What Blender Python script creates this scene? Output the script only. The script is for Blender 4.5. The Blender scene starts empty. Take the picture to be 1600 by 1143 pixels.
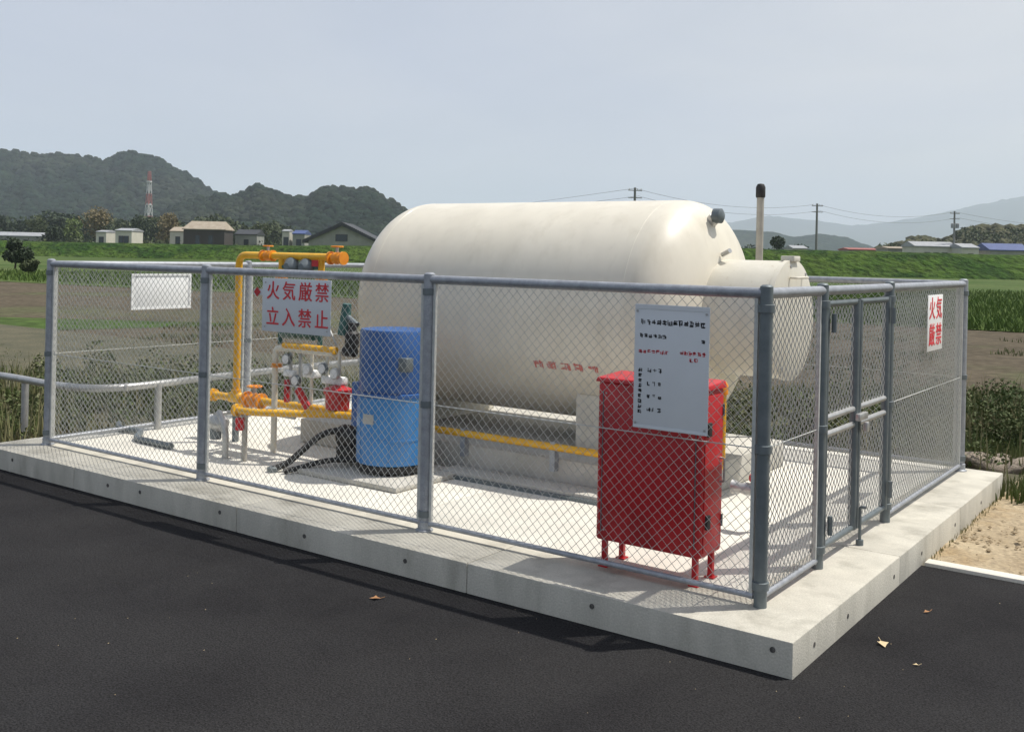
import bpy, bmesh, math, random
import numpy as np
from mathutils import Vector, Matrix
random.seed(7); rng = np.random.default_rng(7)
S = bpy.context.scene; C = S.collection
PI = math.pi
# ------------------------------------------------------------------ camera
CX, CY, CZ, YAW, ROLL, FOC = 1.8565, -4.64, 1.63, -0.6233, 0.0215, 1612.3
FWD = Vector((math.sin(YAW), math.cos(YAW), 0)); RGT = Vector((math.cos(YAW), -math.sin(YAW), 0)); UP = Vector((0, 0, 1))
cam = bpy.data.cameras.new('camera'); co = bpy.data.objects.new('camera', cam); C.objects.link(co); S.camera = co
r_ = RGT*math.cos(ROLL)+UP*math.sin(ROLL); u_ = -RGT*math.sin(ROLL)+UP*math.cos(ROLL)
co.matrix_world = Matrix(((r_.x, u_.x, -FWD.x, CX), (r_.y, u_.y, -FWD.y, CY), (r_.z, u_.z, -FWD.z, CZ), (0, 0, 0, 1)))
cam.sensor_width = 36; cam.sensor_fit = 'HORIZONTAL'; cam.lens = 36*FOC/1600; cam.shift_y = -174.3/1600
cam.clip_start = 0.05; cam.clip_end = 30000
# ------------------------------------------------------------------ world, sun, exposure
SUN_AZ = math.atan2(.34, .36); SUN_EL = math.atan2(1, math.hypot(.34, .36))
W = bpy.data.worlds.new('World'); S.world = W; W.use_nodes = True
nt = W.node_tree; nt.nodes.clear()
def N(t, kind, **kw):
    n = t.nodes.new(kind)
    for k, v in kw.items():
        if k in n.inputs: n.inputs[k].default_value = v
        else: setattr(n, k, v)
    return n
wo = N(nt, 'ShaderNodeOutputWorld'); bg = N(nt, 'ShaderNodeBackground'); bg.inputs['Strength'].default_value = 0.10
sky = N(nt, 'ShaderNodeTexSky', sky_type='NISHITA', sun_disc=False, sun_elevation=SUN_EL, sun_rotation=SUN_AZ)
sky.air_density = 1.0; sky.dust_density = 2.5; sky.ozone_density = 1.2
# thin high overcast mixed over the clear sky, uneven and soft
tc = N(nt, 'ShaderNodeTexCoord'); mp = N(nt, 'ShaderNodeMapping'); mp.inputs['Scale'].default_value = (1, 1, 3.2)
nz = N(nt, 'ShaderNodeTexNoise', Scale=1.7, Detail=5.0, Roughness=0.5, Distortion=0.5)
rp = N(nt, 'ShaderNodeMapRange'); rp.inputs[1].default_value = .35; rp.inputs[2].default_value = .68; rp.inputs[3].default_value = .70; rp.inputs[4].default_value = .90
mx = N(nt, 'ShaderNodeMix', data_type='RGBA'); veil = N(nt, 'ShaderNodeMix', data_type='RGBA'); veil.inputs['A'].default_value = (5.9, 6.35, 7.6, 1); veil.inputs['B'].default_value = (7.9, 8.0, 8.3, 1)   # veil brighter towards the sun's side
nt.links.new(tc.outputs['Generated'], mp.inputs['Vector']); nt.links.new(mp.outputs[0], nz.inputs['Vector'])
sx = N(nt, 'ShaderNodeSeparateXYZ'); nt.links.new(tc.outputs['Generated'], sx.inputs[0])
el = N(nt, 'ShaderNodeMapRange'); el.inputs[1].default_value = .12; el.inputs[2].default_value = .95; el.inputs[3].default_value = 1.1; el.inputs[4].default_value = .45   # the veil thins towards the zenith
nt.links.new(sx.outputs['Z'], el.inputs[0]); ml = N(nt, 'ShaderNodeMath', operation='MULTIPLY'); ml.use_clamp = True
nt.links.new(nz.outputs['Fac'], rp.inputs[0]); nt.links.new(rp.outputs[0], ml.inputs[0]); nt.links.new(el.outputs[0], ml.inputs[1]); nt.links.new(ml.outputs[0], mx.inputs['Factor'])
dp = N(nt, 'ShaderNodeVectorMath', operation='DOT_PRODUCT'); dp.inputs[1].default_value = (math.sin(SUN_AZ), math.cos(SUN_AZ), -.35)
sc = N(nt, 'ShaderNodeMapRange'); sc.inputs[1].default_value = -.45; sc.inputs[2].default_value = .75
n2 = N(nt, 'ShaderNodeTexNoise', Scale=1.1, Detail=6.0, Roughness=0.55, Distortion=0.9); m2 = N(nt, 'ShaderNodeMapping'); m2.inputs['Scale'].default_value = (1, 1, 4.5); m2.inputs['Rotation'].default_value = (.12, .1, .4)
a2 = N(nt, 'ShaderNodeMapRange'); a2.inputs[1].default_value = .3; a2.inputs[2].default_value = .7; a2.inputs[3].default_value = -.3; a2.inputs[4].default_value = .3
ad = N(nt, 'ShaderNodeMath', operation='ADD'); ad.use_clamp = True
nt.links.new(tc.outputs['Generated'], dp.inputs[0]); nt.links.new(dp.outputs['Value'], sc.inputs[0]); nt.links.new(tc.outputs['Generated'], m2.inputs['Vector']); nt.links.new(m2.outputs[0], n2.inputs['Vector'])
nt.links.new(n2.outputs['Fac'], a2.inputs[0]); nt.links.new(sc.outputs[0], ad.inputs[0]); nt.links.new(a2.outputs[0], ad.inputs[1]); nt.links.new(ad.outputs[0], veil.inputs['Factor']); nt.links.new(veil.outputs['Result'], mx.inputs['B'])
nt.links.new(sky.outputs[0], mx.inputs['A']); nt.links.new(mx.outputs['Result'], bg.inputs['Color']); nt.links.new(bg.outputs[0], wo.inputs[0])
sd = bpy.data.lights.new('sun', 'SUN'); sd.energy = 5.0; sd.angle = math.radians(.6); sd.color = (1, .955, .88)
so = bpy.data.objects.new('sun', sd); C.objects.link(so)
so.rotation_euler = Vector((-.34, -.36, -1)).to_track_quat('-Z', 'Y').to_euler()
S.view_settings.view_transform = 'Standard'; S.view_settings.look = 'None'; S.view_settings.gamma = 1
S.view_settings.use_curve_mapping = False; S.view_settings.exposure = 0.0
S.cycles.volume_bounces = 1; S.cycles.max_bounces = 8

# ------------------------------------------------------------------ materials
MATS = {}
def mat(name, c1, c2=None, scale=6, rough=.6, metal=0, fine=None, fine_amt=.25, bump=0, bscale=60, detail=5, stretch=None, spec=None, c3=None, c3s=1.5, c3r=(.5, .62), coat=0):
    m = bpy.data.materials.new(name); m.use_nodes = True; t = m.node_tree; b = t.nodes['Principled BSDF']; MATS[name] = m
    b.inputs['Roughness'].default_value = rough; b.inputs['Metallic'].default_value = metal
    if spec is not None: b.inputs['Specular IOR Level'].default_value = spec
    if coat: b.inputs['Coat Weight'].default_value = coat; b.inputs['Coat Roughness'].default_value = .15
    t_ = N(t, 'ShaderNodeTexCoord'); vec = t_.outputs['Object']
    if stretch:
        mm = N(t, 'ShaderNodeMapping'); mm.inputs['Scale'].default_value = stretch; t.links.new(vec, mm.inputs['Vector']); vec = mm.outputs[0]
    c2 = c2 or tuple(min(1, x*1.15) for x in c1)
    n = N(t, 'ShaderNodeTexNoise', Scale=scale, Detail=detail, Roughness=.6); t.links.new(vec, n.inputs['Vector'])
    mr = N(t, 'ShaderNodeMapRange'); mr.inputs[1].default_value = .35; mr.inputs[2].default_value = .65; t.links.new(n.outputs['Fac'], mr.inputs[0])
    x = N(t, 'ShaderNodeMix', data_type='RGBA'); x.inputs['A'].default_value = (*c1, 1); x.inputs['B'].default_value = (*c2, 1); t.links.new(mr.outputs[0], x.inputs['Factor'])
    col = x.outputs['Result']
    if c3:
        n3 = N(t, 'ShaderNodeTexNoise', Scale=c3s, Detail=4.0, Roughness=.6); t.links.new(vec, n3.inputs['Vector'])
        m3 = N(t, 'ShaderNodeMapRange'); m3.inputs[1].default_value = c3r[0]; m3.inputs[2].default_value = c3r[1]; t.links.new(n3.outputs['Fac'], m3.inputs[0])
        x3 = N(t, 'ShaderNodeMix', data_type='RGBA'); x3.inputs['B'].default_value = (*c3, 1); t.links.new(m3.outputs[0], x3.inputs['Factor']); t.links.new(col, x3.inputs['A']); col = x3.outputs['Result']
    if fine:
        n2 = N(t, 'ShaderNodeTexNoise', Scale=fine, Detail=2.0); t.links.new(t_.outputs['Object'], n2.inputs['Vector'])
        m2 = N(t, 'ShaderNodeMapRange'); m2.inputs[1].default_value = .3; m2.inputs[2].default_value = .7; m2.inputs[3].default_value = 1-fine_amt; m2.inputs[4].default_value = 1+fine_amt
        t.links.new(n2.outputs['Fac'], m2.inputs[0])
        v = N(t, 'ShaderNodeVectorMath', operation='SCALE'); t.links.new(col, v.inputs[0]); t.links.new(m2.outputs[0], v.inputs['Scale']); col = v.outputs[0]
    t.links.new(col, b.inputs['Base Color'])
    if bump:
        nb = N(t, 'ShaderNodeTexNoise', Scale=bscale, Detail=4.0); t.links.new(t_.outputs['Object'], nb.inputs['Vector'])
        bb = N(t, 'ShaderNodeBump', Strength=min(1, bump)); bb.inputs['Distance'].default_value = max(.01, bump*.02) if bump <= 1 else bump
        t.links.new(nb.outputs['Fac'], bb.inputs['Height']); t.links.new(bb.outputs[0], b.inputs['Normal'])
    return m
M = MATS
mat('asphalt', (.0165, .016, .0172), (.026, .0255, .0265), scale=1.3, rough=.9, fine=120, fine_amt=.6, bump=.7, bscale=150, detail=8, spec=.12, c3=(.032, .031, .031), c3s=.55, c3r=(.4, .8))
mat('concrete', (.61, .585, .515), (.71, .685, .605), scale=2.2, rough=.85, fine=90, fine_amt=.06, bump=.15, bscale=120, c3=(.45, .43, .38), c3s=1.1, c3r=(.52, .78))
mat('kerb_concrete', (.43, .41, .35), (.54, .515, .44), scale=3.5, rough=.88, fine=110, fine_amt=.1, bump=.3, bscale=100, stretch=(1, 1, .3), c3=(.27, .255, .21), c3s=3.0, c3r=(.5, .76))
mat('pedestal_concrete', (.42, .405, .36), (.52, .50, .45), scale=3, rough=.9, fine=80, fine_amt=.08, bump=.25, bscale=90)
mat('tie_hole', (.05, .05, .045), (.12, .11, .1), rough=.9, scale=60)
mat('cream_paint', (.67, .625, .515), (.72, .675, .565), scale=1.3, rough=.38, fine=5, fine_amt=.035, c3=(.575, .53, .425), c3s=5, c3r=(.52, .92), stretch=(1.6, 1.6, .28), coat=.1, bump=.12, bscale=3)
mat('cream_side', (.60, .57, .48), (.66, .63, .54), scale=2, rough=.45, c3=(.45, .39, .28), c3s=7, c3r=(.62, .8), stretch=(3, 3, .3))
mat('galvanised', (.27, .285, .31), (.36, .38, .41), scale=22, rough=.45, metal=.35, fine=120, fine_amt=.08)
mat('galvanised_wire', (.46, .47, .45), (.56, .57, .55), scale=30, rough=.5, metal=.2)
mat('dark_steel', (.13, .155, .165), (.17, .195, .205), scale=14, rough=.45, metal=.4)
mat('black_rubber', (.014, .014, .014), (.03, .028, .026), scale=20, rough=.6)
mat('yellow_paint', (.70, .36, .018), (.78, .44, .03), scale=9, rough=.4, fine=60, fine_amt=.05, c3=(.5, .24, .02), c3s=14, c3r=(.6, .8))
mat('orange_paint', (.72, .22, .015), (.78, .30, .02), scale=12, rough=.4)
mat('red_paint', (.46, .011, .017), (.52, .018, .024), scale=5, rough=.42, c3=(.39, .01, .015), c3s=4, coat=.1)
mat('red_ink', (.62, .03, .04), (.66, .05, .06), rough=.6)
mat('faded_red', (.55, .16, .14), (.6, .2, .17), rough=.6)
mat('black_ink', (.03, .032, .035), rough=.6)
mat('blue_paint', (.035, .17, .41), (.048, .21, .48), scale=4, rough=.4, coat=.15)
mat('navy_paint', (.02, .085, .26), (.028, .105, .31), scale=4, rough=.42, coat=.1)
mat('white_panel', (.78, .79, .78), (.82, .83, .82), scale=3, rough=.5)
mat('grey_panel', (.62, .65, .67), (.67, .70, .72), scale=2, rough=.55)
mat('teal_paint', (.03, .10, .09), (.05, .14, .125), rough=.5)
mat('steel', (.40, .40, .39), (.5, .5, .49), scale=15, rough=.4, metal=.6)
mat('glass_dial', (.75, .76, .75), (.8, .8, .8), rough=.15)
mat('soil', (.072, .060, .040), (.105, .086, .060), scale=.35, spec=.1, rough=.95, fine=5, fine_amt=.3, bump=.8, bscale=4, c3=(.085, .088, .045), c3s=.12, c3r=(.52, .62))
mat('ground_green', (.045, .075, .018), (.085, .11, .03), scale=.08, spec=.1, rough=.95, fine=1.2, fine_amt=.35, bump=1, bscale=1.5, c3=(.10, .10, .04), c3s=.03)
mat('crop_green', (.055, .088, .022), (.088, .118, .036), scale=.12, spec=.1, rough=.9, fine=2.5, fine_amt=.35, bump=1, bscale=2, c3=(.04, .075, .012), c3s=.05)
mat('levee_green', (.032, .072, .008), (.062, .098, .016), scale=.09, spec=.1, rough=.9, fine=1.1, fine_amt=.4, bump=1.5, bscale=1.1, c3=(.02, .05, .006), c3s=.16, c3r=(.5, .6))
mat('verge_dirt', (.055, .055, .028), (.095, .085, .048), scale=2, rough=.95, fine=25, fine_amt=.3, bump=.8, bscale=20)
mat('sand', (.29, .225, .14), (.39, .315, .205), scale=2.2, rough=.95, fine=30, fine_amt=.22, bump=.9, bscale=25, c3=(.30, .22, .12), c3s=2.5, c3r=(.52, .7))
mat('clod', (.24, .18, .11), (.42, .34, .22), scale=9, rough=.95)
mat('grass_blade', (.065, .10, .025), (.13, .155, .055), scale=1.6, rough=.75, spec=.2, c3=(.20, .175, .10), c3s=.9, c3r=(.48, .6))
mat('dry_stalk', (.16, .17, .075), (.27, .24, .13), scale=1.5, rough=.8, spec=.15)
mat('crop_blade', (.065, .115, .02), (.115, .165, .04), scale=.15, rough=.8, spec=.2)
mat('weed_leaf', (.055, .085, .025), (.11, .13, .05), scale=2, rough=.7, spec=.25, c3=(.17, .165, .09), c3s=2.2, c3r=(.55, .65))
mat('dry_leaf', (.30, .14, .055), (.42, .24, .11), scale=8, rough=.8)
mat('pale_leaf', (.55, .42, .24), (.66, .54, .34), scale=8, rough=.8)
mat('stone', (.22, .18, .14), (.33, .28, .22), scale=5, rough=.9, bump=.8, bscale=15)
mat('foliage_dark', (.018, .034, .014), (.04, .06, .024), scale=.5, rough=.8)
mat('foliage_mid', (.035, .055, .018), (.07, .085, .03), scale=.5, rough=.8)
mat('foliage_lime', (.085, .13, .03), (.13, .17, .045), scale=.5, rough=.8)
mat('foliage_tan', (.15, .12, .055), (.22, .18, .09), scale=.5, rough=.8)
mat('bark', (.07, .05, .035), rough=.9, bump=.5)
mat('mountain_forest', (.004, .012, .008), (.014, .026, .014), scale=.03, rough=1, fine=.07, fine_amt=.6, bump=9, bscale=.07, spec=.05, c3=(.024, .030, .018), c3s=.0065, c3r=(.48, .68))
mat('hill_forest', (.045, .05, .02), (.085, .08, .036), scale=.04, rough=.95, fine=.3, fine_amt=.4, bump=2, bscale=.3)
mat('far_rock', (.05, .06, .06), (.07, .08, .07), scale=.002, rough=.95)
mat('plaster_white', (.50, .49, .41), (.58, .56, .48), scale=.6, rough=.8)
mat('plaster_grey', (.24, .25, .22), (.32, .32, .28), scale=.6, rough=.8)
mat('wood_dark', (.04, .035, .03), (.06, .05, .045), rough=.8)
mat('roof_dark', (.022, .025, .028), (.04, .042, .046), scale=1.5, rough=.6, fine=6, fine_amt=.3)
mat('roof_tan', (.28, .23, .17), (.36, .31, .24), scale=1, rough=.8)
mat('roof_grey', (.25, .26, .27), (.34, .35, .36), scale=1, rough=.6)
mat('roof_blue', (.035, .06, .17), (.05, .08, .21), scale=1, rough=.5)
mat('roof_red', (.25, .07, .06), (.32, .10, .08), scale=1, rough=.7)
mat('window_glass', (.03, .04, .05), rough=.12)
mat('mast_red', (.33, .13, .12), rough=.6); mat('mast_white', (.5, .5, .5), rough=.6)
mat('pole_concrete', (.17, .17, .16), (.22, .22, .2), rough=.85)
mat('vent_pipe', (.33, .31, .27), (.40, .375, .33), scale=10, rough=.55)
mat('wire_black', (.05, .05, .05), rough=.6)

# ------------------------------------------------------------------ mesh helpers
class MB:
    def __init__(s): s.v = []; s.f = []
    def add(s, vs, fs):
        o = len(s.v); s.v += [tuple(x) for x in vs]; s.f += [tuple(i+o for i in f) for f in fs]; return s
    def box(s, x0, x1, y0, y1, z0, z1):
        return s.add([(x0, y0, z0), (x1, y0, z0), (x1, y1, z0), (x0, y1, z0), (x0, y0, z1), (x1, y0, z1), (x1, y1, z1), (x0, y1, z1)],
                     [(0, 3, 2, 1), (4, 5, 6, 7), (0, 1, 5, 4), (1, 2, 6, 5), (2, 3, 7, 6), (3, 0, 4, 7)])
    def tube(s, pts, r, n=12, cap=True):
        pts = [Vector(p) for p in pts]; rings = []; ref = None
        for i, p in enumerate(pts):
            a = (pts[i]-pts[i-1]).normalized() if i else None; b = (pts[i+1]-pts[i]).normalized() if i < len(pts)-1 else None
            d = (a+b).normalized() if a is not None and b is not None and (a+b).length > 1e-6 else (a if a is not None else b)
            if ref is None: ref = Vector((0, 0, 1)) if abs(d.z) < .9 else Vector((1, 0, 0))
            u = (ref-d*ref.dot(d)).normalized(); w = d.cross(u); ref = u
            rr = r[i] if isinstance(r, (list, tuple)) else r
            rings.append([p+(u*math.cos(2*PI*k/n)+w*math.sin(2*PI*k/n))*rr for k in range(n)])
        vs = [v for ri in rings for v in ri]; fs = []
        for i in range(len(pts)-1):
            for k in range(n): fs.append((i*n+k, i*n+(k+1) % n, (i+1)*n+(k+1) % n, (i+1)*n+k))
        if cap: fs.append(tuple(range(n-1, -1, -1))); fs.append(tuple((len(pts)-1)*n+k for k in range(n)))
        return s.add(vs, fs)
    def lathe(s, prof, c=(0, 0, 0), axis='z', n=32):
        c = Vector(c); vs = []; fs = []
        for (r, h) in prof:
            for k in range(n):
                a = 2*PI*k/n; p = (r*math.cos(a), r*math.sin(a), h)
                if axis == 'x': p = (h, p[0], p[1])
                elif axis == 'y': p = (p[1], h, p[0])
                vs.append(c+Vector(p))
        for i in range(len(prof)-1):
            for k in range(n): fs.append((i*n+k, i*n+(k+1) % n, (i+1)*n+(k+1) % n, (i+1)*n+k))
        if prof[0][0] > 1e-5: fs.append(tuple(range(n-1, -1, -1)))
        if prof[-1][0] > 1e-5: fs.append(tuple((len(prof)-1)*n+k for k in range(n)))
        return s.add(vs, fs)
    def prism(s, poly, z0, z1):
        n = len(poly); return s.add([(x, y, z0) for x, y in poly]+[(x, y, z1) for x, y in poly],
            [tuple(range(n-1, -1, -1)), tuple(range(n, 2*n))]+[(i, (i+1) % n, n+(i+1) % n, n+i) for i in range(n)])
    def mesh(s, name, m, bevel=0, smooth=None, seg=2):
        me = bpy.data.meshes.new(name); me.from_pydata(s.v, [], s.f)
        if bevel:
            b = bmesh.new(); b.from_mesh(me)
            es = [e for e in b.edges if len(e.link_faces) == 2 and e.calc_face_angle(0) > .6]
            bmesh.ops.bevel(b, geom=es, offset=bevel, segments=seg, affect='EDGES', profile=.5); b.to_mesh(me); b.free()
        me.validate(); me.update()
        b = bmesh.new(); b.from_mesh(me); bmesh.ops.recalc_face_normals(b, faces=b.faces); b.to_mesh(me); b.free()
        if smooth is None or smooth:
            me.polygons.foreach_set('use_smooth', [True]*len(me.polygons)); me.set_sharp_from_angle(angle=math.radians(38))
        me.materials.append(MATS[m]); return me
def tag(o, label=None, cat=None, group=None, kind=None):
    if label: o['label'] = label
    if cat: o['category'] = cat
    if group: o['group'] = group
    if kind: o['kind'] = kind
    return o
def link(name, me, parent=None, loc=None):
    o = bpy.data.objects.new(name, me); C.objects.link(o)
    if parent is not None:
        o.parent = parent
        if parent.parent is None and parent.type == 'EMPTY' and loc is None and not parent.get('_local'): o.location = -parent.location
    if loc is not None: o.location = Vector(loc)-(parent.location if (parent is not None and parent.parent is None and not parent.get('_local')) else Vector((0, 0, 0)))
    return o
def ob(name, mb, m, parent=None, bevel=0, smooth=None, seg=2, loc=None):
    return link(name, mb.mesh(name, m, bevel, smooth, seg), parent, loc)
def thing(name, label, cat, loc=(0, 0, 0), group=None, local=False):
    o = bpy.data.objects.new(name, None); C.objects.link(o); o.location = loc; o.empty_display_size = .1
    if local: o['_local'] = 1
    return tag(o, label, cat, group)
def children(o): return [c for c in bpy.data.objects if c.parent == o]
def copy_tree(o, parent=None):
    kids = children(o); c = o.copy(); C.objects.link(c)
    if parent is not None: c.parent = parent
    for k in kids: copy_tree(k, c)
    return c
def bent(pts, r=.06, n=5):
    """polyline with its corners rounded into elbows"""
    pts = [Vector(p) for p in pts]; out = [pts[0]]
    for i in range(1, len(pts)-1):
        a = (pts[i-1]-pts[i]); b = (pts[i+1]-pts[i]); q = min(r, a.length*.45, b.length*.45); a.normalize(); b.normalize()
        p0 = pts[i]+a*q; p1 = pts[i]+b*q
        for k in range(n+1):
            t = k/n; out.append(p0*(1-t)**2+pts[i]*2*t*(1-t)+p1*t*t)
    return out+[pts[-1]]
def far(px, D, z=0.):
    """a place D metres ahead on the bearing whose tangent is (px-800)/FOC"""
    p = Vector((CX, CY, 0))+FWD*D+RGT*((px-800)/FOC*D); return Vector((p.x, p.y, z))
def hz(px, y, D): return CZ+(397.2+.0215*(px-800)-y)/FOC*D
def text_mesh(body, size, m, depth=.0015):
    cu = bpy.data.curves.new('text', 'FONT'); cu.body = body; cu.size = size; cu.extrude = depth; cu.offset = size*.006
    cu.align_x = 'CENTER'; cu.align_y = 'CENTER'; cu.resolution_u = 3
    o = bpy.data.objects.new('text', cu); C.objects.link(o)
    dg = bpy.context.evaluated_depsgraph_get(); me = bpy.data.meshes.new_from_object(o.evaluated_get(dg)); bpy.data.objects.remove(o)
    me.materials.clear(); me.materials.append(MATS[m]); return me

# ------------------------------------------------------------------ haze, ground, fields
hb = MB().box(-8800, 8800, -8800, 8800, -2.0, 560)
ho = ob('haze', hb, 'wire_black', smooth=False); tag(ho, kind='stuff')
hm = bpy.data.materials.new('haze_air'); hm.use_nodes = True; t = hm.node_tree; t.nodes.clear()
out = N(t, 'ShaderNodeOutputMaterial'); pv = N(t, 'ShaderNodeVolumePrincipled'); pv.inputs['Density'].default_value = 1.7e-4
pv.inputs['Color'].default_value = (.77, .87, .98, 1); pv.inputs['Anisotropy'].default_value = 0.0
t.links.new(pv.outputs[0], out.inputs['Volume']); ho.data.materials.clear(); ho.data.materials.append(hm)

def sheet(name, poly, z, m, kind='structure'):
    mb = MB(); mb.add([(x, y, z) for x, y in poly], [tuple(range(len(poly)))]); return tag(ob(name, mb, m, smooth=False), kind=kind)
sheet('ground', [(-8500, -8500), (8500, -8500), (8500, 8500), (-8500, 8500)], -.30, 'ground_green')
sheet('road', [(-60, -60), (60, -60), (60, 1.76), (.2, 1.76), (.2, -.25), (-60, -.25)], -.157, 'asphalt')
def vp(px, D): p = far(px, D); return (p.x, p.y)
sheet('soil_field', [vp(-3200, 11), vp(4500, 9.5), vp(3300, 26), vp(1600, 29), vp(800, 38), vp(-200, 56), vp(-2600, 75)], -.27, 'soil')
sheet('grass_strip', [vp(-2600, 22), vp(60, 22.6), vp(420, 26), vp(60, 26.5), vp(-2600, 27.5)], -.262, 'crop_green')
sheet('crop_field', [vp(3300, 26.4), vp(5200, 150), vp(-2600, 168), vp(-2600, 75.5), vp(-200, 56.4), vp(800, 38.4), vp(1600, 29.4)], -.266, 'crop_green')
sheet('verge', [(-60, -.23), (-6.3, -.23), (-6.3, 4.1), (.31, 4.1), (.31, 5.0), (60, 5.0), (60, 7.6), (-60, 7.6)], -.20, 'verge_dirt')
# sand lot: gently uneven ground
def grid(x0, x1, y0, y1, nx, ny, fz):
    mb = MB(); vs = [(x0+(x1-x0)*i/nx, y0+(y1-y0)*j/ny) for j in range(ny+1) for i in range(nx+1)]
    mb.add([(x, y, fz(x, y)) for x, y in vs], [(j*(nx+1)+i, j*(nx+1)+i+1, (j+1)*(nx+1)+i+1, (j+1)*(nx+1)+i) for j in range(ny) for i in range(nx)]); return mb
from mathutils import noise as MN
sl = grid(.285, 14, 1.86, 5.4, 220, 70, lambda x, y: -.165+.018*MN.noise((x*2.2, y*2.2, 0))+.01*MN.noise((x*7, y*7, 3)) - (.03*math.exp(-((y-2.55-.25*x)/.1)**2) if x < 3 else 0))
tag(ob('sand_lot', sl, 'sand'), kind='structure')
ed = MB().box(.305, 14, 1.76, 1.86, -.35, -.135); tag(ob('edging_strip', ed, 'concrete', bevel=.008), kind='structure')

# levee: long green bank across the view
mb = MB(); NX = 160; prof = [(0, 0), (.25, .35), (.6, .85), (.85, 1.0), (1.4, 1.0), (2.2, 0.)]
for i in range(NX+1):
    px = -2400+i*6200/NX; tt = min(1, max(0, (px-300)/800)); D = 165+(132-165)*tt; H = 2.1+.95*tt
    for (a, h) in prof:
        p = far(px, D+a*9, -.28+(H+.28)*h+(.18*MN.noise((i*.7, a*5, 1)) if h else 0)+(.12*MN.noise((i*2.3, a*9, 4)) if h else 0)); mb.v.append(tuple(p))
K = len(prof)
for i in range(NX):
    for k in range(K-1): mb.f.append((i*K+k, i*K+k+1, (i+1)*K+k+1, (i+1)*K+k))
tag(ob('levee', mb, 'levee_green'), kind='structure')

# mountains
def ridge(name, pts, D, W, m, amp=.42, ns=220, rows=16, seed=0, fine=.02):
    pts = sorted(pts); mb = MB(); x0, x1 = pts[0][0], pts[-1][0]
    def prof(px):
        for (a, ya), (b, yb) in zip(pts, pts[1:]):
            if px <= b: u = (px-a)/(b-a); u = u*u*(3-2*u)*.5+u*.5; return ya+(yb-ya)*u
        return pts[-1][1]
    R = rows+4
    for i in range(ns+1):
        px = x0+(x1-x0)*i/ns; H = max(.5, hz(px, prof(px), D))
        for k in range(R):
            jag = fine*(MN.noise((i*.9, seed, 0))+MN.noise((i*.31, seed, 5)))
            if k < 4: tt = -(4-k)/4; h = (1-abs(tt))*.8+.2*(1-abs(tt)); dd = D-tt*W*.6
            else:
                tt = (k-4)/(rows-1); dd = D-tt*W
                sp = MN.noise((px*.012*(900/D)+seed, tt*1.5, seed))*.5+.5*MN.noise((px*.04+seed*3, tt*3, seed+9))
                h = (1-tt)**1.25*(1+amp*sp*math.sin(PI*min(1, tt*1.15+.0)))
                h = min(h, (dd/D)*.985) if tt > 0 else 1+jag
                h = max(0, h)
            p = far(px, dd, -1+(H+1)*h+(H*.035*MN.noise((i*.35*420/ns*.5, k*.6, seed))*math.sin(PI*min(1, tt)) if k > 4 else 0)); mb.v.append(tuple(p))
    for i in range(ns):
        for k in range(R-1): mb.f.append((i*R+k, i*R+k+1, (i+1)*R+k+1, (i+1)*R+k))
    return tag(ob(name, mb, m), kind='structure')
ridge('mountain', [(-900, 300), (-500, 250), (-300, 262), (-150, 250), (-60, 228), (18, 238), (60, 244), (100, 241), (135, 245), (160, 251), (200, 237), (235, 246), (290, 273), (335, 303), (400, 328), (470, 345), (540, 372)], 1350, 520, 'mountain_forest', seed=1, ns=420, rows=26)
ridge('mountain', [(230, 360), (270, 322), (310, 312), (350, 305), (370, 307), (400, 290), (425, 299), (450, 309), (478, 310), (500, 296), (520, 292), (545, 297), (570, 293), (600, 309), (633, 330), (680, 345), (760, 368), (900, 380), (1020, 396)], 960, 380, 'mountain_forest', seed=4, ns=420, rows=26)
ridge('mountain', [(800, 385), (950, 362), (1050, 353), (1140, 347), (1200, 337), (1260, 343), (1330, 352), (1380, 348), (1430, 340), (1480, 330), (1540, 317), (1600, 306), (1750, 300), (2000, 320), (2400, 380)], 6800, 2000, 'far_rock', seed=7, amp=.1)
ridge('hill', [(850, 392), (1000, 366), (1090, 358), (1150, 359), (1205, 362), (1240, 370), (1280, 365), (1320, 370), (1350, 381), (1390, 396), (1450, 402)], 2300, 500, 'mountain_forest', seed=11, amp=.15)
ridge('hill', [(1350, 400), (1400, 382), (1440, 373), (1480, 376), (1510, 362), (1545, 355), (1600, 357), (1700, 350), (1900, 362), (2300, 400)], 360, 70, 'hill_forest', seed=15, amp=.1)

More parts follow.
